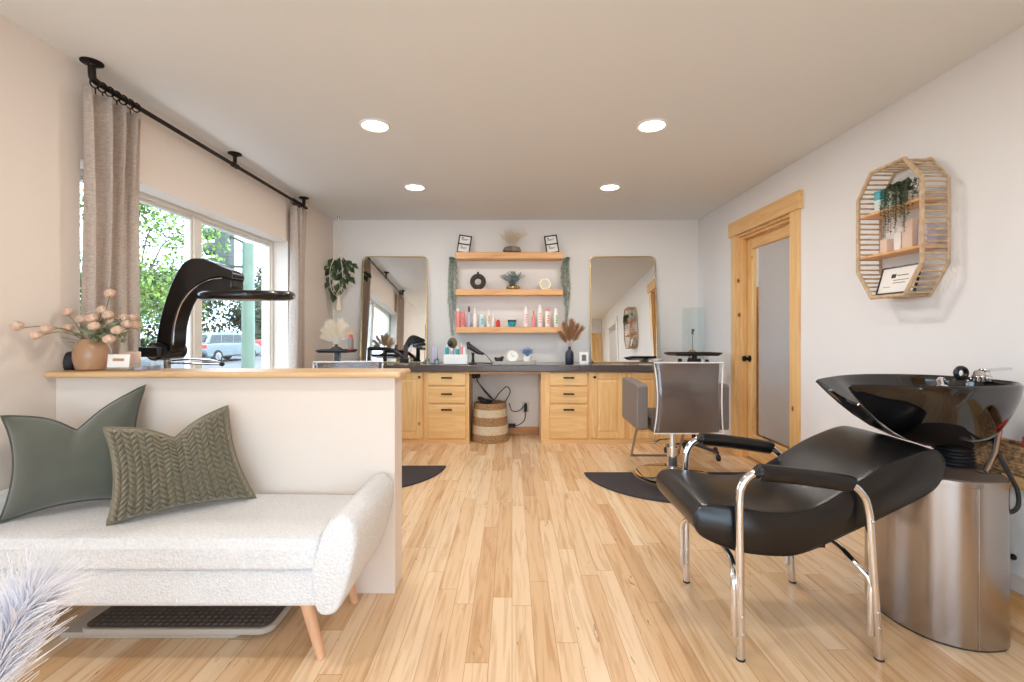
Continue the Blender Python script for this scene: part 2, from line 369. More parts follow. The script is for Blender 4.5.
def window(name, x, y0, y1, z0, z1, mull, deep=.045, casing=False):
    root = bpy.data.objects.new(name, None); COL.objects.link(root); root.location = (x, (y0+y1)/2, z0); root['kind'] = 'structure'
    f = MB(); t = .028; xa, xb = x-deep, x+.02
    f.bb((xa, y0, z0), (xb, y1, z0+t)).bb((xa, y0, z1-t), (xb, y1, z1)).bb((xa, y0, z0+t), (xb, y0+t, z1-t)).bb((xa, y1-t, z0+t), (xb, y1, z1-t))
    if mull: f.bb((xa, mull-.038, z0+t), (xb, mull+.038, z1-t))
    obj('window_frame', f, M_ALU, root, bevel=.004)
    segs = [(y0+t, mull-.038), (mull+.038, y1-t)] if mull else [(y0+t, y1-t)]
    for a, b in segs:
        g = MB(); q = .022; xs, xt = x-.035, x+.008
        g.bb((xs, a, z0+t), (xt, b, z0+t+q)).bb((xs, a, z1-t-q), (xt, b, z1-t)).bb((xs, a, z0+t+q), (xt, a+q, z1-t-q)).bb((xs, b-q, z0+t+q), (xt, b, z1-t-q))
        s = obj('sash', g, M_ALU, root, bevel=.003)
        obj('pane', MB().bb((x-.012, a+q, z0+t+q), (x-.008, b-q, z1-t-q)), M_PANE, s, smooth=False)
    return root
window('window_1', -2.19, 2.22, 4.28, .75, 1.99, 3.25)
struct('trim_1', MB().bb((-2.17, 2.22, .735), (-2.0, 4.28, .752)), M_WHITE, bevel=.004)
window('window_2', -2.19, -2.8, -.5, .3, 2.2, -1.65)  # side window, opening enlarged to bring in more daylight
mb = MB().bb((XL, -2.9, .2), (XL+.02, -2.8, 2.3)).bb((XL, -.5, .2), (XL+.02, -.4, 2.3)).bb((XL, -2.8, 2.2), (XL+.02, -.5, 2.3)).bb((XL, -2.8, .2), (XL+.02, -.5, .3))
struct('trim_2', mb, M_PINE, bevel=.004)
# unseen wide glazing added behind the camera to let in more daylight
root = bpy.data.objects.new('fill_window_3', None); COL.objects.link(root); root.location = (-.35, YR-.1, .3); root['kind'] = 'structure'
f = MB()
for x in (-1.925, -.6, .7, 2.025): f.bb((x-.025, YR-.13, .15), (x+.025, YR-.07, 2.35))
f.bb((-1.95, YR-.13, .15), (2.05, YR-.07, .20)).bb((-1.95, YR-.13, 2.30), (2.05, YR-.07, 2.35)); obj('window_frame', f, M_ALU, root, bevel=.004)
for a, b in ((-1.9, -.625), (-.575, .675), (.725, 2.0)): obj('pane', MB().bb((a, YR-.102, .20), (b, YR-.098, 2.30)), M_PANE, root, smooth=False)

# door with rain glass in the right wall
mb = MB().bb((XR-.02, 4.43, 0), (XR, 4.51, 2.075)).bb((XR-.02, 3.45, 0), (XR, 3.56, 2.075))
struct('trim_3', mb, M_PINE, bevel=.003)
struct('trim_4', MB().bb((XR-.035, 3.42, 2.07), (XR, 4.535, 2.205)), M_PINEY, bevel=.003)
mb = MB().bb((XR, 4.41, 0), (XR+.16, 4.43, 2.07)).bb((XR, 3.56, 0), (XR+.16, 3.58, 2.07)).bb((XR, 3.58, 2.05), (XR+.16, 4.41, 2.07)).bb((XR+.03, 4.39, 0), (XR+.075, 4.41, 2.05)).bb((XR+.03, 3.58, 2.03), (XR+.075, 4.39, 2.05))
struct('trim_5', mb, M_PINE, bevel=.002)
def glazed_door():
    x0, x1 = XR+.08, XR+.12; y0, y1 = 3.585, 4.405
    root = bpy.data.objects.new('door_1', None); COL.objects.link(root); root.location = (x0, (y0+y1)/2, 0); root['kind'] = 'structure'
    a, b, z0, z1 = y0+.12, y1-.10, .22, 1.93
    obj('stile', MB().bb((x0, y0, .01), (x1, a, 2.03)), M_PINE, root, bevel=.003)
    obj('stile', MB().bb((x0, b, .01), (x1, y1, 2.03)), M_PINE, root, bevel=.003)
    obj('rail', MB().bb((x0, a, z1), (x1, b, 2.03)).bb((x0, a, .01), (x1, b, z0)), M_PINEY, root, bevel=.003)
    obj('glass_pane', MB().bb((x0+.017, a+.03, z0+.03), (x0+.023, b-.085, z1-.01)), M_RAIN, root, smooth=False)
    obj('glass_bevel', MB().bb((x0+.018, b-.085, z0), (x0+.022, b, z1)).bb((x0+.018, a, z0), (x0+.022, a+.03, z1)), M_PANE, root, smooth=False)
    k = MB(); k.rings([[V(x0-t, 4.345+math.cos(2*PI*j/20)*r, .92+math.sin(2*PI*j/20)*r) for j in range(20)] for t, r in ((0, .03), (.008, .03), (.01, .013), (.03, .012), (.038, .022), (.052, .028), (.064, .024), (.07, .008))])
    obj('door_knob', k, M_BLACKM, root)
glazed_door()
# pantry shelves seen through the door
t = thing('storage_shelf', 'reddish wooden storage shelf seen through the rain-glass door', 'shelf', (2.9, 4.7, 0))
for z in (.02, .45, .85, 1.25): obj('shelf_board', MB().bb((2.4, 4.55, z), (3.5, 4.94, z+.03)), M_BASEB, t, bevel=.002)
for xu in (2.38, 3.5): obj('upright', MB().bb((xu, 4.55, 0), (xu+.03, 4.94, 1.6)), M_BASEB, t)
room_lamp(2.9, 3.9, 2.42, 9, .08)  # unseen lamp added to brighten the closet behind the glazed door
room_lamp(2.9, .9, 2.42, 9, .08)  # second unseen lamp added, for the space beyond the cased opening
# cased opening beside the camera and closet door behind it (both seen in the right mirror)
mb = MB().bb((XR-.02, .32, 0), (XR, .42, 2.05)).bb((XR-.02, 1.12, 0), (XR, 1.22, 2.05)).bb((XR-.03, .3, 2.05), (XR, 1.24, 2.17))
struct('trim_6', mb, M_WHITE, bevel=.003)
root = bpy.data.objects.new('door_2', None); COL.objects.link(root); root.location = (1.68, -.45, 0); root['kind'] = 'structure'
obj('door_slab', MB().bb((1.42, -.45, .01), (2.0, -.425, 2.0)), M_PINE, root, bevel=.004)
obj('door_panel', MB().bb((1.5, -.425, 1.1), (1.68, -.415, 1.85)).bb((1.74, -.425, 1.1), (1.92, -.415, 1.85)).bb((1.5, -.425, .2), (1.68, -.415, .95)).bb((1.74, -.425, .2), (1.92, -.415, .95)), M_PINE, root, bevel=.006)
struct('trim_7', MB().bb((1.33, -.45, 0), (1.42, -.425, 2.1)).bb((2.0, -.45, 0), (2.09, -.425, 2.1)).bb((1.42, -.45, 2.0), (2.0, -.425, 2.1)), M_PINE, bevel=.003)

# half wall with a wooden ledge
struct('wall_half', MB().bb((XL, 2.10, 0), (-.523, 2.235, .97)), M_WALLSHADE, bevel=.004, local=False)
led = MB().bb((XL, 2.045, .970), (-.487, 2.265, .996)); struct('trim_8', led, M_LEDGE, bevel=.010)

# recessed lights
first = None
for i, (x, y) in enumerate(LIGHTS):
    if first is None:
        t = thing('recessed_light', '', 'light', (x, y, H), 'recessed ceiling lights')
        r = MB(); r.lathe((x, y, H), [(.094, 0), (.094, -.006), (.088, -.010), (.078, -.008), (.074, 0)], 40); obj('trim_ring', r, M_WHITE, t)
        obj('lamp_lens', MB().lathe((x, y, H), [(.073, -.001), (.073, -.005), (.02, -.007)], 32), M_LENS, t)
        first = t
    else: t = copy_tree(first); t.location = (x, y, H)
    t['label'] = ['lit recessed ceiling light nearer the camera, on the window side', 'lit recessed ceiling light nearer the camera, on the side of the glazed pine door',
                  'lit recessed ceiling light closest to the left leaning mirror', 'lit recessed ceiling light closest to the right leaning mirror',
                  'recessed ceiling light behind the camera on the window side', 'recessed ceiling light behind the camera on the door side'][i]

# ------------------------------------------------------------------ curtain rod and curtains
XRod, ZRod = -1.975, 2.355
t = thing('curtain_rod', 'dark iron pipe curtain rod hung from the ceiling along the window', 'curtain rod', (XRod, 3.3, H))
obj('rod', MB().cyl((XRod, 2.23, ZRod), (XRod, 4.52, ZRod), .0125), M_IRON, t)
for y in (2.21, 3.35, 4.46):
    b = MB(); b.lathe((XRod, y, H), [(.045, 0), (.045, -.006), (.04, -.009), (.02, -.012), (.018, -.02), (.0155, -.022)], 28)
    if y == 3.35: b.cyl((XRod, y, H-.01), (XRod, y, ZRod), .0125); b.cyl((XRod, y-.03, ZRod), (XRod, y+.03, ZRod), .018)
    else:
        sgn = 1 if y < 3 else -1
        b.tube(crv([(XRod, y, H-.01), (XRod, y, ZRod+.035), (XRod, y+.008*sgn, ZRod+.008), (XRod, y+.045*sgn, ZRod)], 5), .0155, 12)
    br = obj('ceiling_flange', b, M_IRON, t)
def curtain(name, label, y0, y1, folds, seed, gap=0):
    rr = random.Random(seed); t = thing(name, label, 'curtain', (XRod, (y0+y1)/2, .06), 'linen curtains')
    n = folds*12; rows = 24; vs = []; fs = []
    ph = [rr.uniform(.8, 1.2) for _ in range(folds+1)]
    for j in range(rows+1):
        s = j/rows; z = ZRod-.05-s*(ZRod-.05-.06)
        for i in range(n+1):
            u = i/n; k = u*folds; amp = .034*ph[int(k) % (folds+1)]*(1+.25*math.sin(3*s+int(k)))
            x = XRod-.005+amp*math.sin(2*PI*k)+.006*math.sin(6*s+k); y = y0+(y1-y0)*u+.02*math.sin(2*PI*k+1.2)+.01*math.sin(2*s*2+k*.7)
            vs.append((x, y, z))
    for j in range(rows):
        for i in range(n): a = j*(n+1)+i; fs.append((a, a+1, a+n+2, a+n+1))
    m_ = MB().add(vs, fs); obj('fabric_panel', m_, M_CURT, t, solid=.004, angle=80)
    nr = folds+3
    for i in range(nr):
        y = max(y0, 2.205)+.02+(y1-max(y0, 2.205)-.04)*i/(nr-1)
        obj('ring', MB().torus((XRod, y, ZRod-.006), .022, .0035, Matrix.Rotation(PI/2+.25, 3, 'X'), 18, 6).cyl((XRod, y, ZRod-.028), (XRod, y+.004, ZRod-.056), .003, n=6), M_BLACKM, t)
    return t
curtain('curtain', 'gathered oatmeal linen curtain at the near end of the window, behind the peach flowers', 2.15, 2.49, 4, 3)
curtain('curtain', 'gathered linen curtain at the far end of the window, beside the hanging plant', 4.22, 4.47, 4, 5)

# ------------------------------------------------------------------ daybed
XD0, XD1, YD0, YD1 = -1.93, -.64, 1.60, 2.085
t = thing('daybed', 'cream boucle daybed with flared arms and beech legs before the half wall', 'daybed', (-1.28, 1.85, 0))
obj('base_rail', MB().bb((XD0, YD0+.012, .225), (XD1+.01, YD1, .355)), M_BOUCLE, t, bevel=.018, seg=4)
vs = []; fs = []; nx, ny = 30, 14
def cush(u, v):
    ex = min(1, (1-abs(u))/.05); ey = min(1, (1-abs(v))/.22)
    return .072+.034*math.sqrt(max(0, 1-(1-ex)**2))*math.sqrt(max(0, 1-(1-ey)**2))*1+.006*(1-u*u)
rows = []
for i in range(nx+1):
    u = -1+2*i/nx; u = math.copysign(abs(u)**.7, u)
    for j in range(ny+1):
        v = -1+2*j/ny; v = math.copysign(abs(v)**.6, v)
        vs.append((XD0+(XD1-XD0)*(u+1)/2, YD0+(YD1-YD0)*(v+1)/2, .355+cush(u, v)))
N = len(vs)
for i in range(nx+1):
    for j in range(ny+1): vs.append((vs[i*(ny+1)+j][0], vs[i*(ny+1)+j][1], .357))
for i in range(nx):
    for j in range(ny):
        a = i*(ny+1)+j; fs.append((a, a+ny+1, a+ny+2, a+1)); fs.append((a+N, a+1+N, a+ny+2+N, a+ny+1+N))
for i in range(nx):
    a = i*(ny+1); fs.append((a, a+N, a+N+ny+1, a+ny+1)); a += ny; fs.append((a, a+ny+1, a+N+ny+1, a+N))
for j in range(ny):
    fs.append((j, j+1, j+1+N, j+N)); a = nx*(ny+1)+j; fs.append((a, a+N, a+N+1, a+1))
obj('seat_cushion', MB().add(vs, fs), M_BOUCLE, t, bevel=.012, seg=3)
def arm(sgn, xin):
    prof = [(0.03, .212), (-.005, .225), (-.025, .30), (-.02, .40), (.01, .49), (.035, .53), (.07, .550), (.108, .540), (.130, .505), (.132, .45), (.116, .37), (.09, .28), (.062, .225)]
    P = crv([(a, b, 0) for a, b in prof], 3, True)
    ys = [(YD0-.022, .55), (YD0-.018, .8), (YD0-.006, .95), (YD0+.015, 1), (1.85, 1), (YD1-.03, 1), (YD1-.008, .93), (YD1, .75)]
    c = (.055, .385); rs = []
    for y, s in ys:
        k = 1-(1-s)*.22
        rs.append([V(xin+sgn*(c[0]+(p.x-c[0])*(1-(1-s)*.5)), y, c[1]+(p.y-c[1])*k) for p in P])
    m_ = MB().rings(rs); return obj('arm', m_, M_BOUCLE, t, angle=70)
arm(1, -.655); arm(-1, -1.915)
for x, y, dx, dy in ((-.755, 1.70, .07, -.01), (-.74, 2.02, .06, .015), (-1.86, 1.70, -.045, -.03), (-1.86, 2.02, -.045, .02)):
    obj('leg', MB().cyl((x, y, .24), (x+dx, y+dy, 0), .024, .015), M_BEECH, t)

def pillow(mb, c00, c10, c11, c01, T, pinch=.10, chop=.0, cw=.22, n=40, m=40, hf=None, side=1):
    c00, c10, c11, c01 = [Vector(p) for p in (c00, c10, c11, c01)]
    nrm = (c10-c00).cross(c01-c00).normalized()*side
    def mid(u, v):
        uu = u*(1-pinch*(1-v*v)); vv = v*(1-pinch*(1-u*u))
        if chop and v > -.4: vv -= chop*math.exp(-abs(u/cw)**1.3)*((v+.4)/1.4)**1.5
        a = (uu+1)/2; b = (vv+1)/2
        return c00*(1-a)*(1-b)+c10*a*(1-b)+c11*a*b+c01*(1-a)*b
    vs = []; fs = []
    def g(k, n_): q = -1+2*k/n_; return math.sin(q*PI/2)*.35+q*.65
    for sd in (1, -1):
        for i in range(n+1):
            for j in range(m+1):
                u, v = g(i, n), g(j, m)
                th = T*(max(0, (1-u**4)*(1-v**4)))**.6*(.55+.45*(1-u*u)*(1-v*v))
                if chop: th *= 1-.45*math.exp(-(u/.22)**2)*max(0, (v+.1)/1.1)
                p = mid(u, v); h = hf(u, v) if hf and sd == 1 else 0
                edge = min(1, (1-max(abs(u), abs(v)))*12)
                vs.append(p+nrm*sd*(th+h*edge+.004*edge))
    K = (n+1)*(m+1)
    for s_ in (0, 1):
        for i in range(n):
            for j in range(m):
                a = s_*K+i*(m+1)+j; q = (a, a+m+1, a+m+2, a+1); fs.append(q if s_ == 0 else q[::-1])
    mb.add(vs, fs)
    edge = [mid(-1+2*k/24, -1) for k in range(24)]+[mid(1, -1+2*k/24) for k in range(24)]+[mid(1-2*k/24, 1) for k in range(24)]+[mid(-1, 1-2*k/24) for k in range(24)]
    return edge
t = thing('cushion', 'plain sage green velvet cushion with piped edge, leftmost on the daybed', 'cushion', (-1.75, 1.9, .46))
mb = MB(); e = pillow(mb, (-1.90, 1.74, .464), (-1.53, 1.95, .470), (-1.60, 2.05, .940), (-1.955, 1.80, .850), .085, .17, .40, .34, side=1)
obj('cover', mb, M_VELVET, t, angle=180); obj('piping', MB().tube(e, .0055, 6, True), M_VELVETP, t)
def knit(u, v):
    k = u*4.5+50; c = k-math.floor(k); x = abs(c-.5)*2; ph = v*8-(1-x)*1.0+.5*math.sin(math.floor(k)*2.1)
    s = abs(math.sin(PI*ph)); w_ = 1-abs(x-.5)*2
    return .026*(s**.6)*(max(0, w_)**.5)
t = thing('cushion', 'chunky braided olive knit cushion leaning on the green velvet one', 'cushion', (-1.3, 1.85, .46))
mb = MB(); e = pillow(mb, (-1.475, 1.71, .468), (-1.085, 1.99, .470), (-1.235, 2.04, .850), (-1.515, 1.745, .815), .075, .12, .36, .34, n=190, m=170, hf=knit)
obj('cover', mb, M_KNIT, t, angle=180); obj('seam', MB().tube(e, .006, 6, True), M_KNIT, t)

# shallow trays under the daybed
t = thing('floor_tray', 'light grey flat tray on the floor under the daybed, bottom one', 'tray', (-1.3, 1.9, 0))
P = [(p[0]-1.395, p[1]+1.935) for p in rrect(.70, .28, .03)]
obj('tray_body', MB().prism(P, 'Z', 0, .022), M_TRAYG, t, bevel=.004)
t = thing('floor_mat', 'grey edged dark ribbed mat resting on the tray under the daybed', 'mat', (-1.2, 1.9, .022))
P = [(p[0]-1.285, p[1]+1.925) for p in rrect(.74, .29, .05)]
obj('mat_rim', MB().prism(P, 'Z', .0222, .044), M_TRAYG, t, bevel=.004)
P = [(p[0]-1.285, p[1]+1.925) for p in rrect(.715, .268, .04)]
mb = MB().prism(P, 'Z', .0442, .047)
for i in range(26):
    for j in range(11):
        mb.box((-1.62+i*.0265, 1.81+j*.023, .049), (.013, .010, .005), Matrix.Rotation(.5, 3, 'Z'))
obj('ribbed_surface', mb, M_TRAYD, t)

# white feathery plume, foreground left
t = thing('plume_vase', 'white feathery plume rising from a floor vase at the lower left corner', 'plume', (-1.24, 1.07, 0))
obj('vase', MB().lathe((-1.24, 1.07, 0), [(.05, 0), (.09, .02), (.11, .12), (.09, .22), (.045, .29), (.04, .31), (.033, .31), (.035, .28)]), M_WHITE, t)
st = crv([(-1.24, 1.07, .04), (-1.215, 1.07, .26), (-1.185, 1.07, .38), (-1.15, 1.075, .48), (-1.095, 1.08, .57)], 10)
mb = MB().tube(st, [.004*(1-.6*i/len(st)) for i in range(len(st))], 6)
for k in range(700):
    s = R.random()**.9; i = 10+int(s*(len(st)-12)); p = st[min(i, len(st)-1)]; tdir = (st[min(i+1, len(st)-1)]-st[i-1]).normalized()
    a = R.uniform(0, 2*PI); side = tdir.orthogonal().normalized(); side = Quaternion(tdir, a) @ side
    d = (tdir*R.uniform(.9, 1.2)+side*R.uniform(.3, .85)).normalized(); L = R.uniform(.13, .22)*(1-.3*s)
    q1 = p+d*L*.5+V(0, 0, .004); q2 = p+d*L+V(0, 0, -.006*R.random())
    rr = .0016
    mb.tube([p, q1, q2], [rr, rr, rr*.5], 3)
obj('plume', mb, M_PLUME, t, smooth=True)

# ------------------------------------------------------------------ wash chair
YA, YZ = 1.68, 2.20
t = thing('shampoo_chair', 'black vinyl reclining wash chair with chrome tube legs before the basin', 'chair', (1.07, 1.94, 0))
prof = [(695, 521), (698, 512), (708, 506), (733, 507), (769, 513), (810, 511), (846, 492), (883, 469), (919, 454), (937, 451), (945, 458), (947, 469), (942, 482), (929, 495), (888, 516), (846, 536), (810, 552), (784, 557), (743, 553), (712, 542), (699, 533)]
PP = crv([((px-512)*1.71/F, 1.175-(py-331)*1.71/F, 0) for px, py in prof], 4, True)
nseg = [(1.715, .90), (1.717, .95), (1.725, .985), (1.74, 1), (1.80, 1.0), (1.94, 1.0), (2.08, 1.0), (2.155, 1), (2.17, .985), (2.178, .95), (2.18, .90)]
cen = crv([(.69, .50, 0), (.84, .45, 0), (1.0, .44, 0), (1.15, .49, 0), (1.33, .59, 0), (1.50, .68, 0)], 10)
rs = []
for y, s in nseg:
    ring = []
    for p in PP:
        c = min(cen, key=lambda q: (q-p).length); d = p-c; crown = 1+.10*(1-((y-1.94)/.225)**2) if d.y > 0 else 1
        d2 = d*(s*crown); ring.append(V(c.x+d2.x, y, c.y+d2.y))
    rs.append(ring)
obj('seat_shell', MB().rings(rs), M_VINYL, t, angle=60)
def pipe(y): return [V(min(cen, key=lambda q: (q-p).length).x*.03+p.x*.97, y, min(cen, key=lambda q: (q-p).length).y*.03+p.y*.97) for p in PP]
obj('piping', MB().tube(pipe(1.7185), .0045, 6, True), M_VINYL, t)
for y, nm in ((YA, 'near'), (YZ, 'far')):
    pts = crv([(.817, y, 0), (.815, y, .30), (.813, y, .56), (.822, y, .62), (.85, y, .658), (.90, y, .668), (1.05, y, .652), (1.19, y, .632), (1.245, y, .60), (1.272, y, .54), (1.285, y, .40), (1.313, y, 0)], 6)
    fr = obj('side_frame', MB().tube(pts, .0145, 14), M_CHROME, t)
    for xf in (.817, 1.313): obj('leg_foot', MB().cyl((xf, y, 0), (xf, y, .007), .0155), M_RUBBER, fr)
    for xv, zv, rv in ((.816, .10, .004), (.816, .16, .004), (1.303, .12, .004), (1.299, .175, .004), (1.278, .50, .007)): obj('rivet', MB().ball((xv, y-.015, zv), rv, 8, 6), M_CHROME, fr)
    pad = crv([(.885, y, .668), (.90, y, .669), (1.05, y, .653), (1.19, y, .632), (1.205, y, .629)], 6)
    n_ = len(pad); rad = [.030*min(1, (.45+.55*min(i, n_-1-i)/3))*(1 if i < n_/2 else 1) for i in range(n_)]
    obj('arm_pad', MB().tube(pad, rad, 18), M_VINYL, t)
for x, xt in ((.817, .835), (1.306, 1.28)):
    pts = crv([(x-.022, YA+.004, .085), (x-.022, YA+.004, .22), (x-.02, YA+.012, .28), (xt-.02, YA+.06, .325), (xt-.02, YA+.15, .345), (xt-.02, YZ-.15, .345), (xt-.02, YZ-.06, .325), (x-.02, YZ-.012, .28), (x-.022, YZ-.004, .22), (x-.022, YZ-.004, .085)], 6)
    obj('cross_brace', MB().tube(pts, .0115, 12), M_CHROME, t)
for y in (1.80, 2.05): obj('seat_support', MB().bb((.84, y, .345), (1.20, y+.03, .372)), M_BLACKM, t)

# ------------------------------------------------------------------ basin on steel pedestal
YCB = 1.95
t = thing('shampoo_basin', 'glossy black wash basin on an oval brushed steel pedestal', 'wash basin', (1.7, YCB, 0))
half = [(1.54, 0), (1.542, .05), (1.558, .11), (1.592, .172), (1.65, .217), (1.72, .237), (1.80, .232), (1.838, .215), (1.86, .19), (1.90, .12), (1.925, .05)]
loop = [(x, YCB-y) for x, y in half]+[(1.93, YCB)]+[(x, YCB+y) for x, y in half[::-1][:-1]]
LP = [(p.x, p.y) for p in crv([(a, b, 0) for a, b in loop], 4, True)]
ped = obj('pedestal', MB().prism(LP, 'Z', .008, .598), M_STEEL, t, angle=50)
def scl(k): return [(1.70+(a-1.70)*k, YCB+(b-YCB)*k) for a, b in LP]
obj('plinth', MB().prism(scl(.985), 'Z', 0, .009), M_RUBBER, t)
obj('top_band', MB().prism(scl(1.012), 'Z', .598, .620), M_STEEL, t, bevel=.002, angle=50)
obj('top_plate', MB().prism(scl(.985), 'Z', .619, .624), M_TAUPE, t)
obj('seam', MB().bb((1.701, 1.7125, .01), (1.703, 1.7145, .597)), M_CHROME, ped)
nk = []
for i in range(24):
    z = .624+i*.0045; nk.append((.064+(.009 if i % 3 == 1 else 0)-.006*(z-.62)/.08, z))
obj('neck_bellows', MB().lathe((1.83, YCB, 0), nk+[(.07, .735)]), M_RUBBER, t)
halfr = [(2.00, 0, .968), (1.985, .11, .968), (1.91, .195, .968), (1.79, .240, .968), (1.65, .250, .967), (1.52, .215, .965), (1.42, .160, .962), (1.345, .116, .958), (1.325, .100, .953), (1.345, .080, .935), (1.385, .055, .898), (1.425, .028, .872), (1.440, 0, .866)]
lr = halfr+[(x, -y, z) for x, y, z in halfr[::-1][1:-1]]
RM = crv(lr, 6, True)
XY = [0, .18, .36, .53, .68, .80, .90, .96, .99, 1.0]; ZZ = [0, .08, .20, .33, .47, .61, .75, .85, .94, 1.0]
def bowl(inset, zb, zt):
    rs = []
    for a, b in zip(XY, ZZ):
        ring = []
        for p in RM:
            th = math.atan2(p.y, p.x-1.66); bx, by = 1.83+math.cos(th)*(.078-inset), math.sin(th)*(.078-inset)
            c = V(1.68, 0, 0); q = V(p.x, p.y, 0); d = q-c; k = max(0, d.length-inset)/d.length; q = c+d*k
            wf = min(1, max(0, (1.62-p.x)/.2)); wf = wf*wf*(3-2*wf)
            zf = b*(1-wf)+(a**1.95)*wf
            zr = p.z-(0 if not inset else zt)
            ring.append(V(bx+(q.x-bx)*a, YCB+by+(q.y-by)*a, zb+(zr-zb)*zf))
        rs.append(ring)
    return rs
out = bowl(0, .70, 0); inn = bowl(.016, .735, .001)
rimring = [[(o+i)/2+V(0, 0, .008) for o, i in zip(out[-1], inn[-1])]]
rs = out+rimring+inn[::-1]
obj('bowl', MB().rings(rs), M_GLOSSB, t, angle=60)
obj('drain', MB().lathe((1.83, YCB, .736), [(.03, 0), (.03, .003), (.01, .004)]), M_CHROME, t)
fc = MB().cyl((1.950, 1.95, .965), (1.950, 1.95, .99), .032, .032).cyl((1.950, 1.95, .99), (1.950, 1.95, 1.012), .030, .022)
fc.box((1.99, 1.935, 1.018), (.115, .03, .010), Matrix.Rotation(-.06, 3, 'Y')); obj('mixer_tap', fc, M_CHROME, t, bevel=.003)
obj('tap_ring', MB().torus((1.925, 2.015, .995), .022, .010, Matrix.Rotation(PI/2, 3, 'X')), M_PLASTB, t)
obj('spray_head', MB().tube(crv([(1.70, 1.86, .955), (1.73, 1.90, .975), (1.77, 1.93, .972), (1.80, 1.95, .95)], 5), .011, 12).ball((1.70, 1.855, .952), .02, 12, 8, (1.2, 1, .6)), M_CHROME, t)
obj('strut', MB().tube([(1.845, 1.83, .628), (1.88, 1.83, .70), (1.915, 1.84, .83)], .010, 8).box((1.845, 1.82, .628), (.07, .03, .006)), M_STEEL, t)
obj('hose', MB().tube(crv([(1.90, 1.88, .84), (1.895, 1.84, .72), (1.893, 1.79, .63), (1.892, 1.76, .58), (1.880, 1.745, .53), (1.86, 1.745, .505), (1.835, 1.75, .50)], 6), .0075, 10), M_RUBBER, t)

# ------------------------------------------------------------------ wall-hung cabinet with wicker basket (behind the basin)
t = thing('wall_cabinet', 'white wall-hung cabinet with wooden top behind the basin', 'cabinet', (2.06, 1.75, .2))
obj('body', MB().bb((2.005, 1.35, .20), (XR-.002, 2.16, .555)), M_WHITE, t, bevel=.004)
obj('top_board', MB().bb((1.985, 1.33, .555), (XR-.002, 2.18, .60)), M_PINEY, t, bevel=.003)
obj('door_knob', MB().ball((1.995, 1.872, .275), .012, 12, 8).cyl((1.995, 1.872, .275), (2.006, 1.872, .275), .005), M_BLACKM, t)
t = thing('wicker_basket', 'woven wicker basket on the wooden cabinet top', 'basket', (2.05, 1.85, .6))
mb = MB()
for k in range(9):
    z = .605+.006+k*.0125
    pts = [(2.052+math.copysign(abs(p[0])**1, p[0]), 1.86+p[1]) for p in rrect(.10, .50, .03)]
    pl = []
    for i, p in enumerate(pts+pts[:1]):
        pl.append(V(p[0], p[1], z))
    q = []
    for i in range(len(pl)-1):
        L = (pl[i+1]-pl[i]).length; st_ = max(1, int(L/.012))
        for j in range(st_): q.append(pl[i].lerp(pl[i+1], j/st_))
    q = [V(2.052+(p.x-2.052)*(1+(.05 if (j+k) % 2 else 0)), p.y, p.z) for j, p in enumerate(q)]
    mb.tube(q, .0072, 6, True)
mb.box((2.052, 1.86, .606), (.09, .48, .008)); obj('woven_body', mb, M_WICK, t)
t = thing('product_bottle', 'red and clear bottle standing in the wicker basket', 'bottle', (2.05, 1.85, .61))
obj('bottle_body', MB().lathe((2.05, 1.845, .61), [(.03, 0), (.033, .01), (.033, .14), (.015, .17)]), M_RED, t)
obj('cap', MB().lathe((2.05, 1.845, .78), [(.016, 0), (.016, .04), (.01, .045)]), M_ACRYL, t)
obj('hose_clip', MB().cyl((2.04, 1.9, .5), (2.04, 1.9, .52), .004), M_WHITE, None) if False else None

# ------------------------------------------------------------------ octagonal bamboo wall shelf
YS0, YS1, ZS0, ZS1 = 2.275, 2.695, 1.358, 2.048
def octo(x, k=0): return [V(x, YS0+.10+k, ZS1-k), V(x, YS1-.10-k, ZS1-k), V(x, YS1-k, ZS1-.13), V(x, YS1-k, ZS0+.15), V(x, YS1-.10-k, ZS0+k), V(x, YS0+.10+k, ZS0+k), V(x, YS0+k, ZS0+.15), V(x, YS0+k, ZS1-.13)]
t = thing('bamboo_wall_shelf', 'octagonal bamboo slatted shelf hung on the right wall', 'wall shelf', (2.04, 2.44, ZS0))
XS0, XS1 = 1.985, XR-.008
def polyring(P, r):
    m_ = MB()
    for i in range(8): m_.cyl(P[i], P[(i+1) % 8], r, n=10); m_.ball(P[i], r, 8, 6)
    return m_
obj('front_hoop', polyring(octo(XS0), .0105), M_BAMBOO, t); obj('back_hoop', polyring(octo(XS1), .007), M_BAMBOO, t)
A, B_ = octo(XS0), octo(XS1); cnt = [5, 4, 5, 12, 5, 4, 5, 12]
idx = [(0, 1, 6), (1, 2, 6), (2, 3, 14), (3, 4, 6), (4, 5, 6), (5, 6, 6), (6, 7, 14), (7, 0, 6)]
for a, b, c in idx:
    for k in range(c):
        s = (k+.5)/c; obj('slat', MB().cyl(A[a].lerp(A[b], s), B_[a].lerp(B_[b], s), .0050, n=6), M_BAMBOO, t)
for z in (1.822, 1.590): obj('shelf_board', MB().bb((XS0+.004, YS0+.006, z-.008), (XS1-.004, YS1-.006, z+.006)), M_SHELF, t, bevel=.002)
def carton(name, label, c, d, m1, m2=None, h2=0, cat='box', bevel=.002):
    t = thing(name, label, cat, (c[0], c[1], c[2]))
    obj('carton', MB().bb((c[0]-d[0]/2, c[1]-d[1]/2, c[2]), (c[0]+d[0]/2, c[1]+d[1]/2, c[2]+d[2]-h2)), m1, t, bevel=bevel)
    if m2: obj('coloured_top', MB().bb((c[0]-d[0]/2, c[1]-d[1]/2, c[2]+d[2]-h2), (c[0]+d[0]/2, c[1]+d[1]/2, c[2]+d[2])), m2, t, bevel=bevel)
    return t
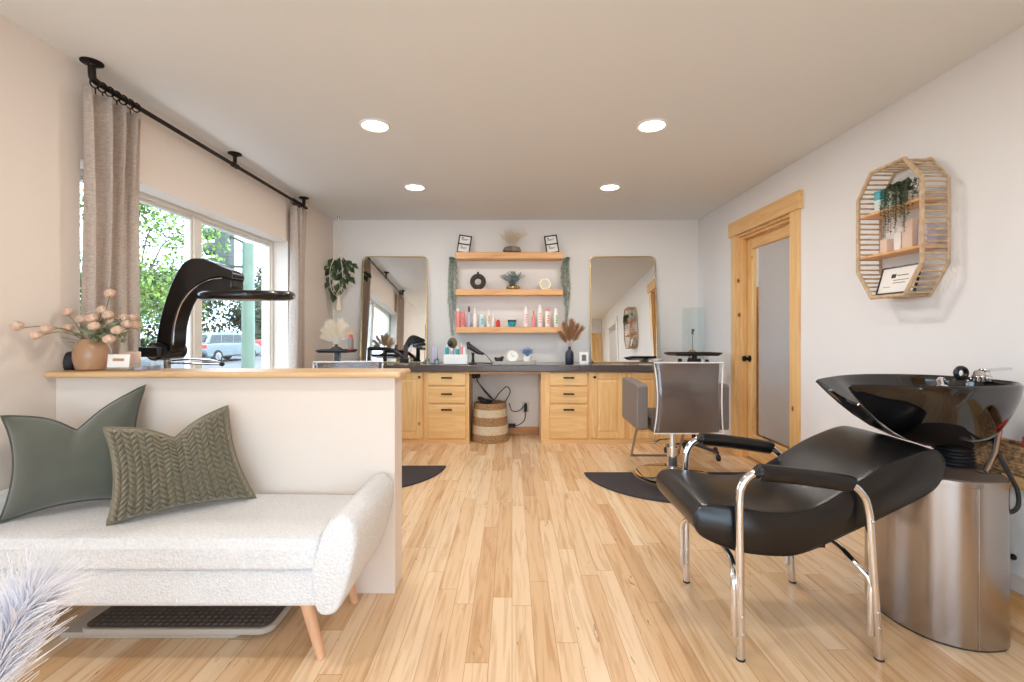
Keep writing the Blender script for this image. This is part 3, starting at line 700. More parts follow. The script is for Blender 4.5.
carton('product_box', 'white carton with teal top on the upper bamboo shelf', (2.045, 2.60, 1.829), (.05, .045, .12), M_MINT, M_TEAL, .05)
carton('product_box', 'pale mint carton behind the trailing plant in the bamboo shelf', (2.06, 2.53, 1.829), (.05, .05, .13), M_MINT)
carton('product_box', 'small blush box on the lower bamboo board', (2.04, 2.555, 1.597), (.045, .045, .075), M_BLUSH)
carton('product_box', 'tall blush box on the lower bamboo board', (2.05, 2.41, 1.597), (.05, .06, .15), M_BLUSH)
carton('product_box', 'white box between the two blush boxes', (2.055, 2.485, 1.597), (.04, .045, .10), M_PAPER)
carton('product_box', 'lilac patterned box at the near end of the lower bamboo board', (2.055, 2.325, 1.597), (.05, .05, .11), M_LILAC)
t = thing('trailing_plant', 'small potted string plant trailing from the upper bamboo shelf', 'plant', (2.045, 2.42, 1.829))
obj('pot', MB().lathe((2.045, 2.42, 1.829), [(.03, 0), (.038, .05), (.04, .06), (.034, .06), (.03, .05)]), M_LEAFG, t)
mb = MB()
for k in range(30):
    a = R.uniform(0, 2*PI); y = 2.42+.12*math.cos(a)*R.random(); x = R.uniform(1.965, 2.02); L = R.choice([.06, .1, .12, .16, .22, .24, .18])
    p0 = V(2.045, 2.42, 1.89); p1 = V(x, y, 1.925); pts = crv([p0, p1+V(0, 0, .01), V(x-.01, y+.005, 1.87), V(x-.012, y+.01*R.random(), 1.915-L)], 6)
    mb.tube(pts, .0012, 4)
    for i in range(len(pts)-1):
        for s in range(3):
            p = pts[i].lerp(pts[i+1], s/3); d = V(R.uniform(-1, 1), R.uniform(-1, 1), R.uniform(-.6, .4)); mb.leaf(p, d, V(0, 0, 1), .014, .010)
obj('foliage', mb, mat('string_plant_leaf', (104, 118, 88), .6, noise=.3, nscale=60), t, smooth=False)
def framed(name, label, c, w_, h_, rotz, lean, lines, cat='picture frame', fm=M_PLASTB, th=.012, bw=.008):
    t = thing(name, label, cat, c, rot=(lean, 0, rotz))
    f = MB().bb((-w_/2, -th/2, 0), (w_/2, th/2, bw)).bb((-w_/2, -th/2, h_-bw), (w_/2, th/2, h_)).bb((-w_/2, -th/2, bw), (-w_/2+bw, th/2, h_-bw)).bb((w_/2-bw, -th/2, bw), (w_/2, th/2, h_-bw))
    obj('frame', f, fm, t, local=True, smooth=False, bevel=.0015); s = obj('print', MB().bb((-w_/2+bw, -th*.1, bw), (w_/2-bw, th*.4, h_-bw)), M_PAPER, t, local=True, smooth=False)
    q = MB()
    for (x, z, l, hh) in lines: q.bb((x, -th*.1-.0008, z), (x+l, -th*.1, z+hh))
    if lines: obj('printed_lines', q, M_INK, s, local=True, smooth=False)
    return t
fr = framed('certificate_frame', 'black framed certificate leaning inside the bottom of the bamboo shelf', (2.025, 2.49, 1.372), .25, .155, -PI/2, -.28,
       [(-.05, .09, .03, .022), (-.012, .10, .07, .004), (-.03, .075, .1, .003), (-.03, .06, .08, .003), (-.09, .04, .05, .002)])

# ------------------------------------------------------------------ counter and cabinets
CF = 4.90
struct_none = None
t = thing('countertop', 'grey laminate countertop running along the back wall', 'countertop', (0, 5.1, .753))
obj('slab', MB().bb((XL+.002, 4.85, .753), (XR-.002, YB-.002, .822)), M_COUNTER, t, bevel=.008)
def pull(p, x, z):
    obj('handle', MB().bb((x-.056, CF-.052, z-.008), (x+.056, CF-.044, z+.008)).bb((x-.045, CF-.045, z-.005), (x-.037, CF-.019, z+.005)).bb((x+.037, CF-.045, z-.005), (x+.045, CF-.019, z+.005)), M_BLACKM, p, bevel=.002)
def drawers(name, label, x0, x1, dx0, dx1):
    t = thing(name, label, 'cabinet', ((x0+x1)/2, 5.1, 0))
    b = MB().bb((x0, CF, .0), (x1, YB-.004, .752)); obj('carcass', b, M_PINE, t, bevel=.002)
    obj('toe_board', MB().bb((x0, CF-.004, 0), (x1, CF, .045)), M_PINEX, t)
    for z0, z1 in ((.610, .742), (.426, .592), (.055, .406)):
        d = obj('drawer', MB().bb((dx0, CF-.020, z0), (dx1, CF, z1)), M_PINEX, t, bevel=.006, seg=3)
        pull(d, (dx0+dx1)/2, z1-.045 if z1 < .5 else (z0+z1)/2+.015)
def doorcab(name, label, x0, x1, doors):
    t = thing(name, label, 'cabinet', ((x0+x1)/2, 5.1, 0))
    obj('carcass', MB().bb((x0, CF, .0), (x1, YB-.004, .752)), M_PINE, t, bevel=.002)
    obj('toe_board', MB().bb((x0, CF-.004, 0), (x1, CF, .045)), M_PINEX, t)
    for a, b, kx in doors:
        z0, z1 = .055, .742; s = .065
        m_ = MB().bb((a, CF-.02, z0), (a+s, CF, z1)).bb((b-s, CF-.02, z0), (b, CF, z1)).bb((a+s, CF-.02, z0), (b-s, CF, z0+s)).bb((a+s, CF-.02, z1-s), (b-s, CF, z1))
        d = obj('door', m_, M_PINE, t, bevel=.004)
        P0 = [(a+s, z0+s), (b-s, z0+s), (b-s, z1-s), (a+s, z1-s)]; k = .03; P1 = [(a+s+k, z0+s+k), (b-s-k, z0+s+k), (b-s-k, z1-s-k), (a+s+k, z1-s-k)]
        rs = [[V(x, CF-.004, z) for x, z in P0], [V(x, CF-.008, z) for x, z in P0], [V(x, CF-.016, z) for x, z in P1]]
        obj('raised_panel', MB().rings(rs), M_PINE, d, smooth=False)
        obj('knob', MB().cyl((kx, CF-.02, z1-.045), (kx, CF-.035, z1-.045), .006).ball((kx, CF-.04, z1-.045), .014, 12, 8, (1, .7, 1)), M_BLACKM, d)
drawers('drawer_unit', 'pine three-drawer unit left of the striped basket', -.925, -.448, -.872, -.480)
drawers('drawer_unit', 'pine three-drawer unit right of the striped basket', .302, .795, .392, .782)
doorcab('base_cabinet', 'pine base cabinet with raised panel door behind the half wall end', -2.03, -.926, [(-1.40, -.918+.0-.01, -.96), (-1.90, -1.42, -1.86)])
doorcab('base_cabinet', 'pine base cabinet with one raised panel door beside the right styling chair', .796, 1.20, [(.822, 1.175, .855)])
doorcab('base_cabinet', 'pine base cabinet in the right corner behind the styling chair', 1.201, 2.11, [(1.215, 1.64, 1.60), (1.66, 2.09, 1.70)])
t = thing('apron_board', 'thin brown wooden apron board under the countertop over the knee space', 'board', (-.07, 4.91, .728))
obj('board', MB().bb((-.446, 4.90, .728), (.300, 4.92, .7525)), M_BASEB, t, bevel=.002)

# mirrors
def leaning_mirror(label, x0, x1):
    w_ = x1-x0; h_ = 1.205; lean = math.atan(.10/1.18)
    t = thing('wall_mirror', label, 'mirror', ((x0+x1)/2, 5.238, .8235), rot=(-lean, 0, 0), group='leaning mirrors')
    P = rrect(w_, h_, .06, 8); q = [V(a, 0, b+h_/2) for a, b in P]
    f = MB(); Pi = rrect(w_-.020, h_-.020, .052, 8); qi = [V(a, 0, b+h_/2) for a, b in Pi]
    dy = V(0, .030, 0); f.rings([[p+dy for p in q], q, qi, [p+dy for p in qi]], closed=True); obj('frame', f, M_GOLD, t, local=True)
    Pg = rrect(w_-.021, h_-.021, .052, 8); g = MB().rings([[V(a, .008, b+h_/2) for a, b in Pg], [V(a, .014, b+h_/2) for a, b in Pg]]); obj('mirror_glass', g, M_MIRROR, t, local=True, smooth=False)
    g = MB().rings([[V(a, .016, b+h_/2) for a, b in Pg], [V(a, .022, b+h_/2) for a, b in Pg]]); obj('backing', g, M_PLASTB, t, local=True, smooth=False)
leaning_mirror('tall brass framed mirror with rounded corners leaning on the window side of the shelves', -1.70, -.955)
leaning_mirror('tall brass framed mirror with rounded corners leaning on the door side of the shelves', .882, 1.630)

# floating shelves
SH = [(2.042, .072, 'top'), (1.636, .066, 'middle'), (1.220, .066, 'lowest')]
for z, h_, w_ in SH:
    o = obj('floating_shelf', MB().bb((-.622, 5.16, z-h_), (.562, YB-.001, z)), M_SHELF, bevel=.004); tag(o, 'thick floating wooden shelf between the mirrors, %s of three' % w_, 'shelf', 'floating shelves')
YI = 5.235
def ix(px, Y=YI): return (px-512)*Y/F
Z1, Z2, Z3 = 2.0425, 1.6365, 1.2205
def stand_sign(px, label, tilt):
    x = ix(px); t = thing('desk_sign', label, 'sign', (x, YI, Z1), rot=(-.12, tilt, 0), group='framed signs on the top shelf')
    w_, h_ = .145, .205; b = .013
    f = MB().bb((-w_/2, -.006, 0), (w_/2, .006, b)).bb((-w_/2, -.006, h_-b), (w_/2, .006, h_)).bb((-w_/2, -.006, h_/2-b/2), (w_/2, .006, h_/2+b/2)).bb((-w_/2, -.006, b), (-w_/2+b, .006, h_-b)).bb((w_/2-b, -.006, b), (w_/2, .006, h_-b))
    obj('frame', f, M_PLASTB, t, local=True, smooth=False)
    for z0, z1 in ((b, h_/2-b/2), (h_/2+b/2, h_-b)):
        s = obj('card', MB().bb((-w_/2+b, -.001, z0), (w_/2-b, .004, z1)), M_PAPER, t, local=True, smooth=False)
        obj('printed_lines', MB().bb((-.040, -.002, z1-.022), (-.018, -.001, z1-.014)).bb((-.040, -.002, z1-.034), (.035, -.001, z1-.030)).bb((-.040, -.002, z1-.044), (.02, -.001, z1-.040)), M_INK, s, local=True, smooth=False)
stand_sign(463, 'black framed two-card sign at the mirror-and-window end of the top shelf', .14)
stand_sign(553, 'black framed two-card sign at the pampas vase end of the top shelf', -.14)
def twigs(mb, c, n, L0, L1, spread, r=.0012, leafy=0, lw=.01, up=1.0):
    for k in range(n):
        a = R.uniform(0, 2*PI); s = R.random()**.7*spread; d = V(math.cos(a)*s, math.sin(a)*s*.6, up).normalized(); L = R.uniform(L0, L1)
        p0 = Vector(c); p1 = p0+d*L*.5; p2 = p0+d*L+V(math.cos(a)*.2*L*s, 0, -.06*L)
        pts = crv([p0, p1, p2], 4); mb.tube(pts, r, 4)
        if leafy:
            for i in range(2, len(pts)):
                for q in range(leafy):
                    dd = V(R.uniform(-1, 1), R.uniform(-1, 1), R.uniform(-.2, 1)); mb.leaf(pts[i], dd, V(0, 0, 1), lw*R.uniform(.8, 1.6), lw*.7)
x = ix(512)
t = thing('dried_arrangement', 'dried cream grass spray in a low two-tone bowl on the top shelf', 'dried flowers', (x, YI, Z1))
obj('bowl', MB().lathe((x, YI, Z1), [(.07, 0), (.098, .012), (.102, .035), (.085, .062), (.055, .070), (.05, .066)]), M_STONE, t)
mb = MB(); twigs(mb, (x, YI, Z1+.06), 70, .13, .24, .85, .0011, 3, .014); obj('dried_grass', mb, M_PAMPASL, t, smooth=False)
x = ix(478)
t = thing('ring_vase', 'charcoal ceramic ring-shaped vase on the middle shelf', 'vase', (x, YI, Z2))
mb = MB(); ring = []
for k in range(36):
    a = 2*PI*k/36; ring.append(V(x+math.cos(a)*.062, YI, Z2+.088+math.sin(a)*.062))
mb.tube(ring, .027, 14, True, flat=V(0, 1, 0)); mb.lathe((x, YI, Z2+.17), [(.012, 0), (.010, .02), (.014, .026), (.008, .026)]); mb.lathe((x, YI, Z2), [(.045, 0), (.045, .008), (.03, .01)], 20, 1, .5); obj('vase_body', mb, M_CHARC, t)
x = ix(513)
t = thing('potted_succulent', 'blue-green leafy sprig in a low gold and white dish, middle shelf', 'plant', (x, YI, Z2))
obj('dish', MB().lathe((x, YI, Z2), [(.05, 0), (.075, .008), (.08, .03), (.05, .045)]), [M_GOLD], t)
mb = MB(); twigs(mb, (x, YI, Z2+.035), 55, .08, .17, 1.0, .0012, 4, .022); obj('foliage', mb, mat('blue_green_leaf', (190, 206, 204), .7, noise=.3, nscale=30), t, smooth=False)
x = ix(545)
t = thing('hexagon_ornament', 'small gold-edged white hexagon ornament on the middle shelf', 'ornament', (x, YI, Z2))
hexp = lambda r: [(x+math.cos(PI/3*k)*r, Z2+.0615+math.sin(PI/3*k)*r) for k in range(6)]
obj('frame', MB().prism(hexp(.070), 'Y', YI-.008, YI+.02), M_GOLD, t, bevel=.002, smooth=False); obj('face', MB().prism(hexp(.060), 'Y', YI-.0095, YI-.0079), M_CREAMP, t, smooth=False)
def bottle(px, y_top, wpx, body, cap, label, shape='round', band=None, cat='bottle', name='product_bottle'):
    x = ix(px); h_ = (327.6-y_top)*YI/F; r = wpx/2*YI/F; t = thing(name, label, cat, (x, YI, Z3), 'hair products on the lowest shelf')
    if shape == 'spray':
        obj('bottle_body', MB().lathe((x, YI, Z3), [(r*.9, 0), (r, .004), (r, h_*.60), (r*.5, h_*.70), (r*.35, h_*.72)], 20), body, t)
        obj('cap', MB().lathe((x, YI, Z3+h_*.72), [(r*.4, 0), (r*.45, h_*.12), (r*.3, h_*.28)], 16), cap, t)
    elif shape == 'jar':
        obj('jar_body', MB().lathe((x, YI, Z3), [(r*.6, 0), (r*.9, h_*.3), (r, h_*.7)], 24), body, t)
        obj('lid', MB().lathe((x, YI, Z3+h_*.7), [(r, 0), (r, h_*.3), (r*.9, h_*.3)], 24), cap, t)
    else:
        obj('bottle_body', MB().lathe((x, YI, Z3), [(r*.94, 0), (r, .004), (r, h_*.80), (r*.8, h_*.84)], 20), body, t)
        obj('cap', MB().lathe((x, YI, Z3+h_*.84), [(r*.75, 0), (r*.75, h_*.14), (r*.6, h_*.16)], 20), cap, t)
    if band:
        q = MB()
        for i in range(4): q.box((x+r*.15, YI-r*.99, Z3+h_*(.22+.12*i)), (r*.75, .002, h_*.07))
        obj('label_mark', q, band, t, smooth=False)
bottle(458, 309, 4.6, M_PINK, M_PAPER, 'pink can with white cap at the window end of the lowest shelf', band=M_ORANGE)
bottle(463, 312, 4.6, M_PINK, M_PINK, 'shorter all-pink can next to the black-capped lilac bottle', band=M_RED)
bottle(469, 307, 4.4, M_LILAC, M_PLASTB, 'lilac spray bottle with black nozzle on the lowest shelf', 'spray')
bottle(475, 309, 4.2, M_PAPER, M_PAPER, 'white spray bottle beside the lilac one on the lowest shelf', 'spray')
bottle(482, 314.5, 6.2, M_MINT, M_PAPER, 'wide pale mint bottle on the lowest shelf', band=M_TEAL)
bottle(488.5, 310, 4.0, M_PAPER, M_PAPER, 'white bottle with amber patch on the lowest shelf', 'spray', M_AMBER)
bottle(493, 314, 2.8, M_PAPER, M_PAPER, 'slim white bottle next to the small red tube on the lowest shelf', 'spray')
bottle(498, 320.5, 4.0, M_RED, M_RED, 'tiny red tube on the lowest shelf')
bottle(512, 320.5, 8.6, M_TEAL, M_NAVY, 'squat teal jar with dark lid in the middle of the lowest shelf', 'jar', cat='jar', name='product_jar')
bottle(526, 307, 4.8, M_PAPER, M_PAPER, 'white can with pink marks next to the orange-capped bottle', band=M_PINK)
bottle(533.5, 311, 4.0, M_PINK, M_ORANGE, 'pink bottle with orange cap on the lowest shelf', 'spray')
bottle(540, 305.5, 4.8, M_PAPER, M_PAPER, 'tallest white can on the lowest shelf', band=M_PINK)
bottle(547.5, 309, 5.0, M_PAPER, M_PINK, 'white can with orange and red marks on the lowest shelf', band=M_ORANGE)
bottle(556, 309, 4.4, M_PAPER, M_PAPER, 'white can with green marks at the pampas end of the lowest shelf', band=mat('green_mark', (130, 168, 90), .5))
def garland(label, x, z0, z1, zs):
    t = thing('hanging_garland', label, 'garland', (x, YI, z0), 'greenery garlands')
    mb = MB(); n = 13
    for k in range(n):
        zb = z1 if k < 5 else R.uniform(z1+.1, z0-.35); dx = R.uniform(-.055, .055); dy = R.uniform(-.04, .03)
        pts = crv([(x+(zs)*-.03, YI, z0+.0), (x+dx*.6, YI+dy, z0-.04), (x+dx, YI+dy, (z0+zb)/2), (x+dx*.3, YI+dy, zb)], 12)
        mb.tube(pts, .0014, 4)
        for i in range(2, len(pts)-1):
            for q in range(5):
                p = pts[i].lerp(pts[i+1], q/5); a = R.uniform(0, 2*PI); mb.leaf(p, V(math.cos(a), math.sin(a), -R.uniform(.2, 1.3)), V(0, 0, 1), .032, .006)
    obj('foliage', mb, M_LEAFD, t, smooth=False)
garland('long grey-green trailing garland hanging at the window-side end of the shelves', -.652, 2.0, 1.13, 1)
garland('grey-green trailing garland hanging at the door-side end of the shelves', .595, 2.0, 1.23, -1)

# ------------------------------------------------------------------ things on the counter
YC, ZT = 5.02, .8225
def cx(px, Y=YC): return (px-512)*Y/F
t = thing('product_caddy', 'white open caddy on the counter filled with products', 'caddy', (cx(456), YC, ZT))
xa, xb = cx(444.5), cx(468); f = MB().bb((xa, YC-.06, ZT), (xb, YC+.06, ZT+.006)).bb((xa, YC-.06, ZT), (xb, YC-.054, ZT+.105)).bb((xa, YC+.054, ZT), (xb, YC+.06, ZT+.105)).bb((xa, YC-.054, ZT), (xa+.006, YC+.054, ZT+.105)).bb((xb-.006, YC-.054, ZT), (xb, YC+.054, ZT+.105))
obj('box_body', f, M_WHITE, t, bevel=.002)
for px, ht, m_, lab in ((445.5+1.5, .20, M_TEAL, 'teal bottle at the window end of the white caddy'), (452, .16, M_LILAC, 'grey-lilac bottle in the white caddy'), (457.5, .18, M_TEAL, 'teal and white bottle in the white caddy'), (461.5, .21, M_PINK, 'pale pink bottle in the white caddy'), (464.6, .19, M_PAPER, 'white bottle at the dryer end of the white caddy')):
    x = cx(px); t = thing('product_bottle', lab, 'bottle', (x, YC, ZT+.007), 'bottles in the caddy')
    obj('bottle_body', MB().lathe((x, YC, ZT+.007), [(.019, 0), (.019, ht*.8), (.01, ht*.86)], 16), m_, t); obj('cap', MB().lathe((x, YC, ZT+.007+ht*.86), [(.011, 0), (.011, ht*.14), (.008, ht*.15)], 14), M_PAPER, t)
x = cx(452); t = thing('hair_brush', 'round olive and black hair brush standing in the caddy', 'brush', (x, YC+.03, ZT+.01))
obj('handle', MB().cyl((x+.03, YC+.03, ZT+.012), (x+.0, YC+.03, ZT+.17), .008), M_PLASTB, t)
obj('brush_head', MB().ball((x, YC+.03, ZT+.225), .06, 16, 10, (.85, .35, .95)), mat('olive_brush', (104, 92, 60), .35), t); obj('bristles', MB().ball((x-.02, YC+.005, ZT+.22), .04, 14, 8, (.8, .5, .9)), M_PLASTB, t)
# hair dryer in a stand
x = cx(473); t = thing('hair_dryer', 'black hair dryer resting upright in its stand next to the caddy', 'hair dryer', (x, YC, ZT))
obj('stand', MB().lathe((x, YC, ZT), [(.045, 0), (.045, .008), (.02, .014), (.014, .06), (.014, .10), (.022, .12)]), M_PLASTB, t)
obj('barrel', MB().cyl((x-.04, YC, ZT+.19), (x+.06, YC, ZT+.125), .030, .024).cyl((x-.055, YC, ZT+.235), (x-.035, YC, ZT+.16), .018, .026), M_PLASTB, t)
obj('nozzle', MB().cyl((x+.055, YC, ZT+.128), (x+.115, YC, ZT+.105), .022, .013), M_PLASTB, t)
obj('cord', MB().tube(crv([(x+.03, YC, ZT+.13), (x+.12, YC-.02, ZT+.11), (x+.18, YC-.02, ZT+.05), (x+.20, YC+.02, ZT+.006), (x+.10, YC+.05, ZT+.006), (x+.03, YC+.06, ZT+.006)], 8), .004, 6), M_RUBBER, t)
# acrylic organisers near left mirror
for px, lab in ((427.5, 'small clear makeup holder nearest the left mirror'), (436.5, 'small clear makeup holder nearest the white caddy')):
    x = cx(px, 4.98); t = thing('clear_holder', lab, 'holder', (x, 4.98, ZT), 'clear holders')
    obj('cup', MB().lathe((x, 4.98, ZT), [(.025, 0), (.030, .06), (.028, .06), (.023, .004)], 18), M_ACRYL, t)
    obj('compact_mirror', MB().cyl((x, 4.972, ZT+.045), (x+.004, 4.978, ZT+.045), .022), M_CHROME, t)
x = cx(434.5, 5.1); t = thing('small_box', 'pale lilac upright box behind the clear makeup holders', 'box', (x, 5.1, ZT)); obj('carton', MB().box((x, 5.1, ZT+.09), (.07, .04, .18)), M_LILAC, t, bevel=.006)
# tray with clock, plant and black object
x0, x1 = cx(493), cx(536); t = thing('serving_tray', 'long white rectangular tray on the counter under the shelves', 'tray', ((x0+x1)/2, YC, ZT))
rs = [[V(a+(x0+x1)/2, b+YC, z) for a, b in rrect((x1-x0)*k, .17*k2, .02)] for k, k2, z in ((.94, .85, ZT), (.96, .9, ZT+.014), (1.0, 1, ZT+.034), (.985, .97, ZT+.034), (.94, .88, ZT+.018))]
obj('tray_body', MB().rings(rs), M_CREAMP, t)
ZY = ZT+.0185
x = cx(512.5); t = thing('table_clock', 'round white desk clock on the white tray', 'clock', (x, YC, ZY))
obj('case', MB().cyl((x, YC-.015, ZY+.066), (x, YC+.02, ZY+.066), .066, .06, n=36), M_CREAMP, t); obj('dial', MB().cyl((x, YC-.017, ZY+.066), (x, YC-.014, ZY+.066), .056, n=36), M_PAPER, t)
obj('hands', MB().box((x+.012, YC-.019, ZY+.066), (.03, .002, .003)).box((x-.006, YC-.019, ZY+.082), (.003, .002, .034), Matrix.Rotation(-.3, 3, 'Y')), M_INK, t)
x = cx(527.5); t = thing('potted_flowers', 'blue-flowered mini plant in a white pot on the white tray', 'plant', (x, YC, ZY))
obj('pot', MB().lathe((x, YC, ZY), [(.035, 0), (.045, .065), (.040, .065), (.036, .055)]), M_WHITE, t)
mb = MB(); twigs(mb, (x, YC, ZY+.055), 60, .05, .125, .9, .001, 0); 
for k in range(260):
    a = R.uniform(0, 2*PI); s = R.random()**.5; p = V(x+math.cos(a)*.06*s, YC+math.sin(a)*.045*s, ZY+.085+R.uniform(0, .085)*(1-.5*s)); mb.leaf(p, V(R.uniform(-1, 1), R.uniform(-1, 1), R.uniform(0, 1)), V(0, 0, 1), .016, .012)
obj('blossom', mb, M_BLUEF, t, smooth=False)
x = cx(499); t = thing('black_figurine', 'small black rounded figurine on the white tray', 'ornament', (x, YC, ZY))
obj('body', MB().ball((x, YC, ZY+.026), .026, 14, 10, (1.7, 1, 1)).ball((x+.035, YC-.005, ZY+.050), .018, 12, 8, (1.1, 1, .9)).ball((x-.035, YC, ZY+.04), .016, 12, 8), M_PLASTB, t)
# navy vase with pampas
x = cx(569.5, 5.1); t = thing('pampas_vase', 'matte navy bottle vase holding tan pampas plumes on the counter', 'vase', (x, 5.1, ZT))
obj('vase', MB().lathe((x, 5.1, ZT), [(.040, 0), (.046, .01), (.046, .10), (.040, .125), (.018, .15), (.016, .178), (.020, .182), (.012, .18)]), M_NAVY, t)
def pampas(mb, base, tip, wd, n=120, L=.06):
    pts = crv([base, Vector(base).lerp(Vector(tip), .5)+V(0, 0, .02), tip], 8); mb.tube(pts, .0016, 4)
    for k in range(n):
        s = R.uniform(.35, 1); p = pts[min(int(s*(len(pts)-1)), len(pts)-2)]; d = (pts[-1]-pts[0]).normalized(); a = R.uniform(0, 2*PI)
        sd = Quaternion(d, a) @ d.orthogonal().normalized(); e = p+d*L*R.uniform(.5, 1)+sd*wd*R.uniform(.2, 1)*(1.3-s*.5)
        mb.leaf(p, e-p, V(0, 1, 0), (e-p).length, .003)
mb = MB()
for dx, dz in ((-.10, .17), (-.055, .26), (-.01, .22), (.04, .27), (.09, .25), (.13, .22), (.02, .30)): pampas(mb, (x, 5.1, ZT+.15), (x+dx, 5.1+R.uniform(-.03, .03), ZT+.15+dz), .045, 260, .08)
obj('plumes', mb, M_PAMPAS, t, smooth=False)
x = cx(584, 5.06)
t = thing('photo_frame', 'small clear photo frame with a dark picture next to the navy vase', 'picture frame', (x, 5.06, ZT), rot=(-.08, 0, -.1))
obj('frame', MB().bb((-.048, -.006, 0), (.048, .006, .125)), M_WHITE, t, local=True, bevel=.002); obj('picture', MB().bb((-.024, -.0075, .03), (.024, -.006, .095)), M_STONE, t, local=True)
# right end: glass hurricane vase with a dried stem; bowl
x = cx(693, 5.15); t = thing('glass_vase', 'tall square glass vase with a dark twig at the right end of the counter', 'vase', (x, 5.15, ZT))
a = .085; g = MB()
for sx_, sy_ in ((1, 0), (-1, 0), (0, 1), (0, -1)): g.box((x+sx_*a, 5.15+sy_*a, ZT+.33), (.006 if sx_ else 2*a, .006 if sy_ else 2*a, .56))
obj('glass', g, thin_glass('pale_glass', (.975, .992, .99), .05, .03), t, smooth=False)
obj('base', MB().box((x, 5.15, ZT+.025), (2*a, 2*a, .05)), M_WHITE, t)
obj('moss_ball', MB().ball((x-.02, 5.12, ZT+.10), .05, 12, 8), M_PAMPAS, t)
obj('twig', MB().tube(crv([(x, 5.15, ZT+.05), (x-.005, 5.15, ZT+.25), (x+.004, 5.15, ZT+.36)], 6), .003, 6).ball((x, 5.15, ZT+.36), .018, 8, 6).ball((x-.01, 5.14, ZT+.33), .014, 8, 6), M_BARK, t)
x = cx(657, 5.0); t = thing('small_bowl', 'small white bowl beside the foot of the door-side mirror', 'bowl', (x, 5.0, ZT)); obj('bowl_body', MB().lathe((x, 5.0, ZT), [(.03, 0), (.05, .03), (.058, .055), (.053, .055), (.04, .02)]), M_WHITE, t)

# knee space: striped basket, cords, outlet
xb_, yb_ = -.235, 5.08
t = thing('striped_basket', 'round woven basket with tan and cream stripes in the knee space', 'basket', (xb_, yb_, 0))
H5 = [0, .085, .175, .265, .345, .405]
def br(z): return .200-.030*(z/.405)
for i in range(5):
    z0, z1 = H5[i], H5[i+1]
    n = 4; pr = []
    for k in range(n+1):
        z = z0+(z1-z0)*k/n; pr.append((br(z)+(.004 if k % 2 else 0), z))
    obj('stripe_band', MB().lathe((xb_, yb_, 0), [(br(z0)-.02, z0)]+pr+[(br(z1)-.02, z1)] if i < 4 else pr+[(br(z1)-.012, z1+.004), (br(z1)-.015, z0)], 40), M_BASKB if i % 2 == 0 else M_BASKW, t)
t = thing('power_cord', 'tangled black cords dropping from the counter into the striped basket', 'cord', (-.4, 5.2, .4))
c1 = MB().tube(crv([(-.405, 5.0, .728), (-.39, 5.02, .70), (-.36, 5.06, .62), (-.28, 5.1, .50), (-.20, 5.12, .43), (-.14, 5.1, .50), (-.06, 5.1, .57), (-.02, 5.1, .52), (-.06, 5.1, .43), (-.10, 5.1, .38)], 8), .0055, 8)
c1.tube(crv([(-.38, 5.05, .728), (-.37, 5.05, .64), (-.31, 5.1, .55), (-.22, 5.1, .45), (-.19, 5.1, .41)], 8), .0055, 8)
c1.tube(crv([(-.03, 5.16, .38), (.0, 5.22, .29), (.08, 5.28, .28), (.14, 5.335, .33)], 8), .005, 8)
c1.tube(crv([(.155, 5.33, .27), (.14, 5.30, .17), (.07, 5.25, .125), (0, 5.22, .12)], 8), .005, 8)
obj('cable', c1, M_RUBBER, t)
obj('plug', MB().ball((-.405, 5.02, .70), .026, 10, 8, (1, 1, 1.4)), M_RUBBER, t)
obj('plug', MB().ball((-.36, 5.04, .70), .022, 10, 8, (1, 1, 1.4)), M_RUBBER, t)
obj('cord_bundle', MB().torus((-.30, 5.06, .425), .06, .018, Matrix.Rotation(.5, 3, 'Y')).torus((-.28, 5.08, .415), .05, .016, Matrix.Rotation(-.4, 3, 'X')), M_RUBBER, t)
obj('adapter', MB().box((.0, 5.22, .125), (.08, .04, .04)), M_RUBBER, t, bevel=.005)
t = thing('wall_outlet', 'white wall outlet with black plug in the knee space', 'outlet', (.155, YB-.004, .30))
obj('cover_plate', MB().bb((.115, YB-.008, .25), (.195, YB-.001, .37)), M_CREAMP, t, bevel=.002); obj('plug', MB().box((.155, YB-.03, .30), (.035, .045, .075)).box((.155, YB-.02, .345), (.028, .024, .02)), M_RUBBER, t, bevel=.004)

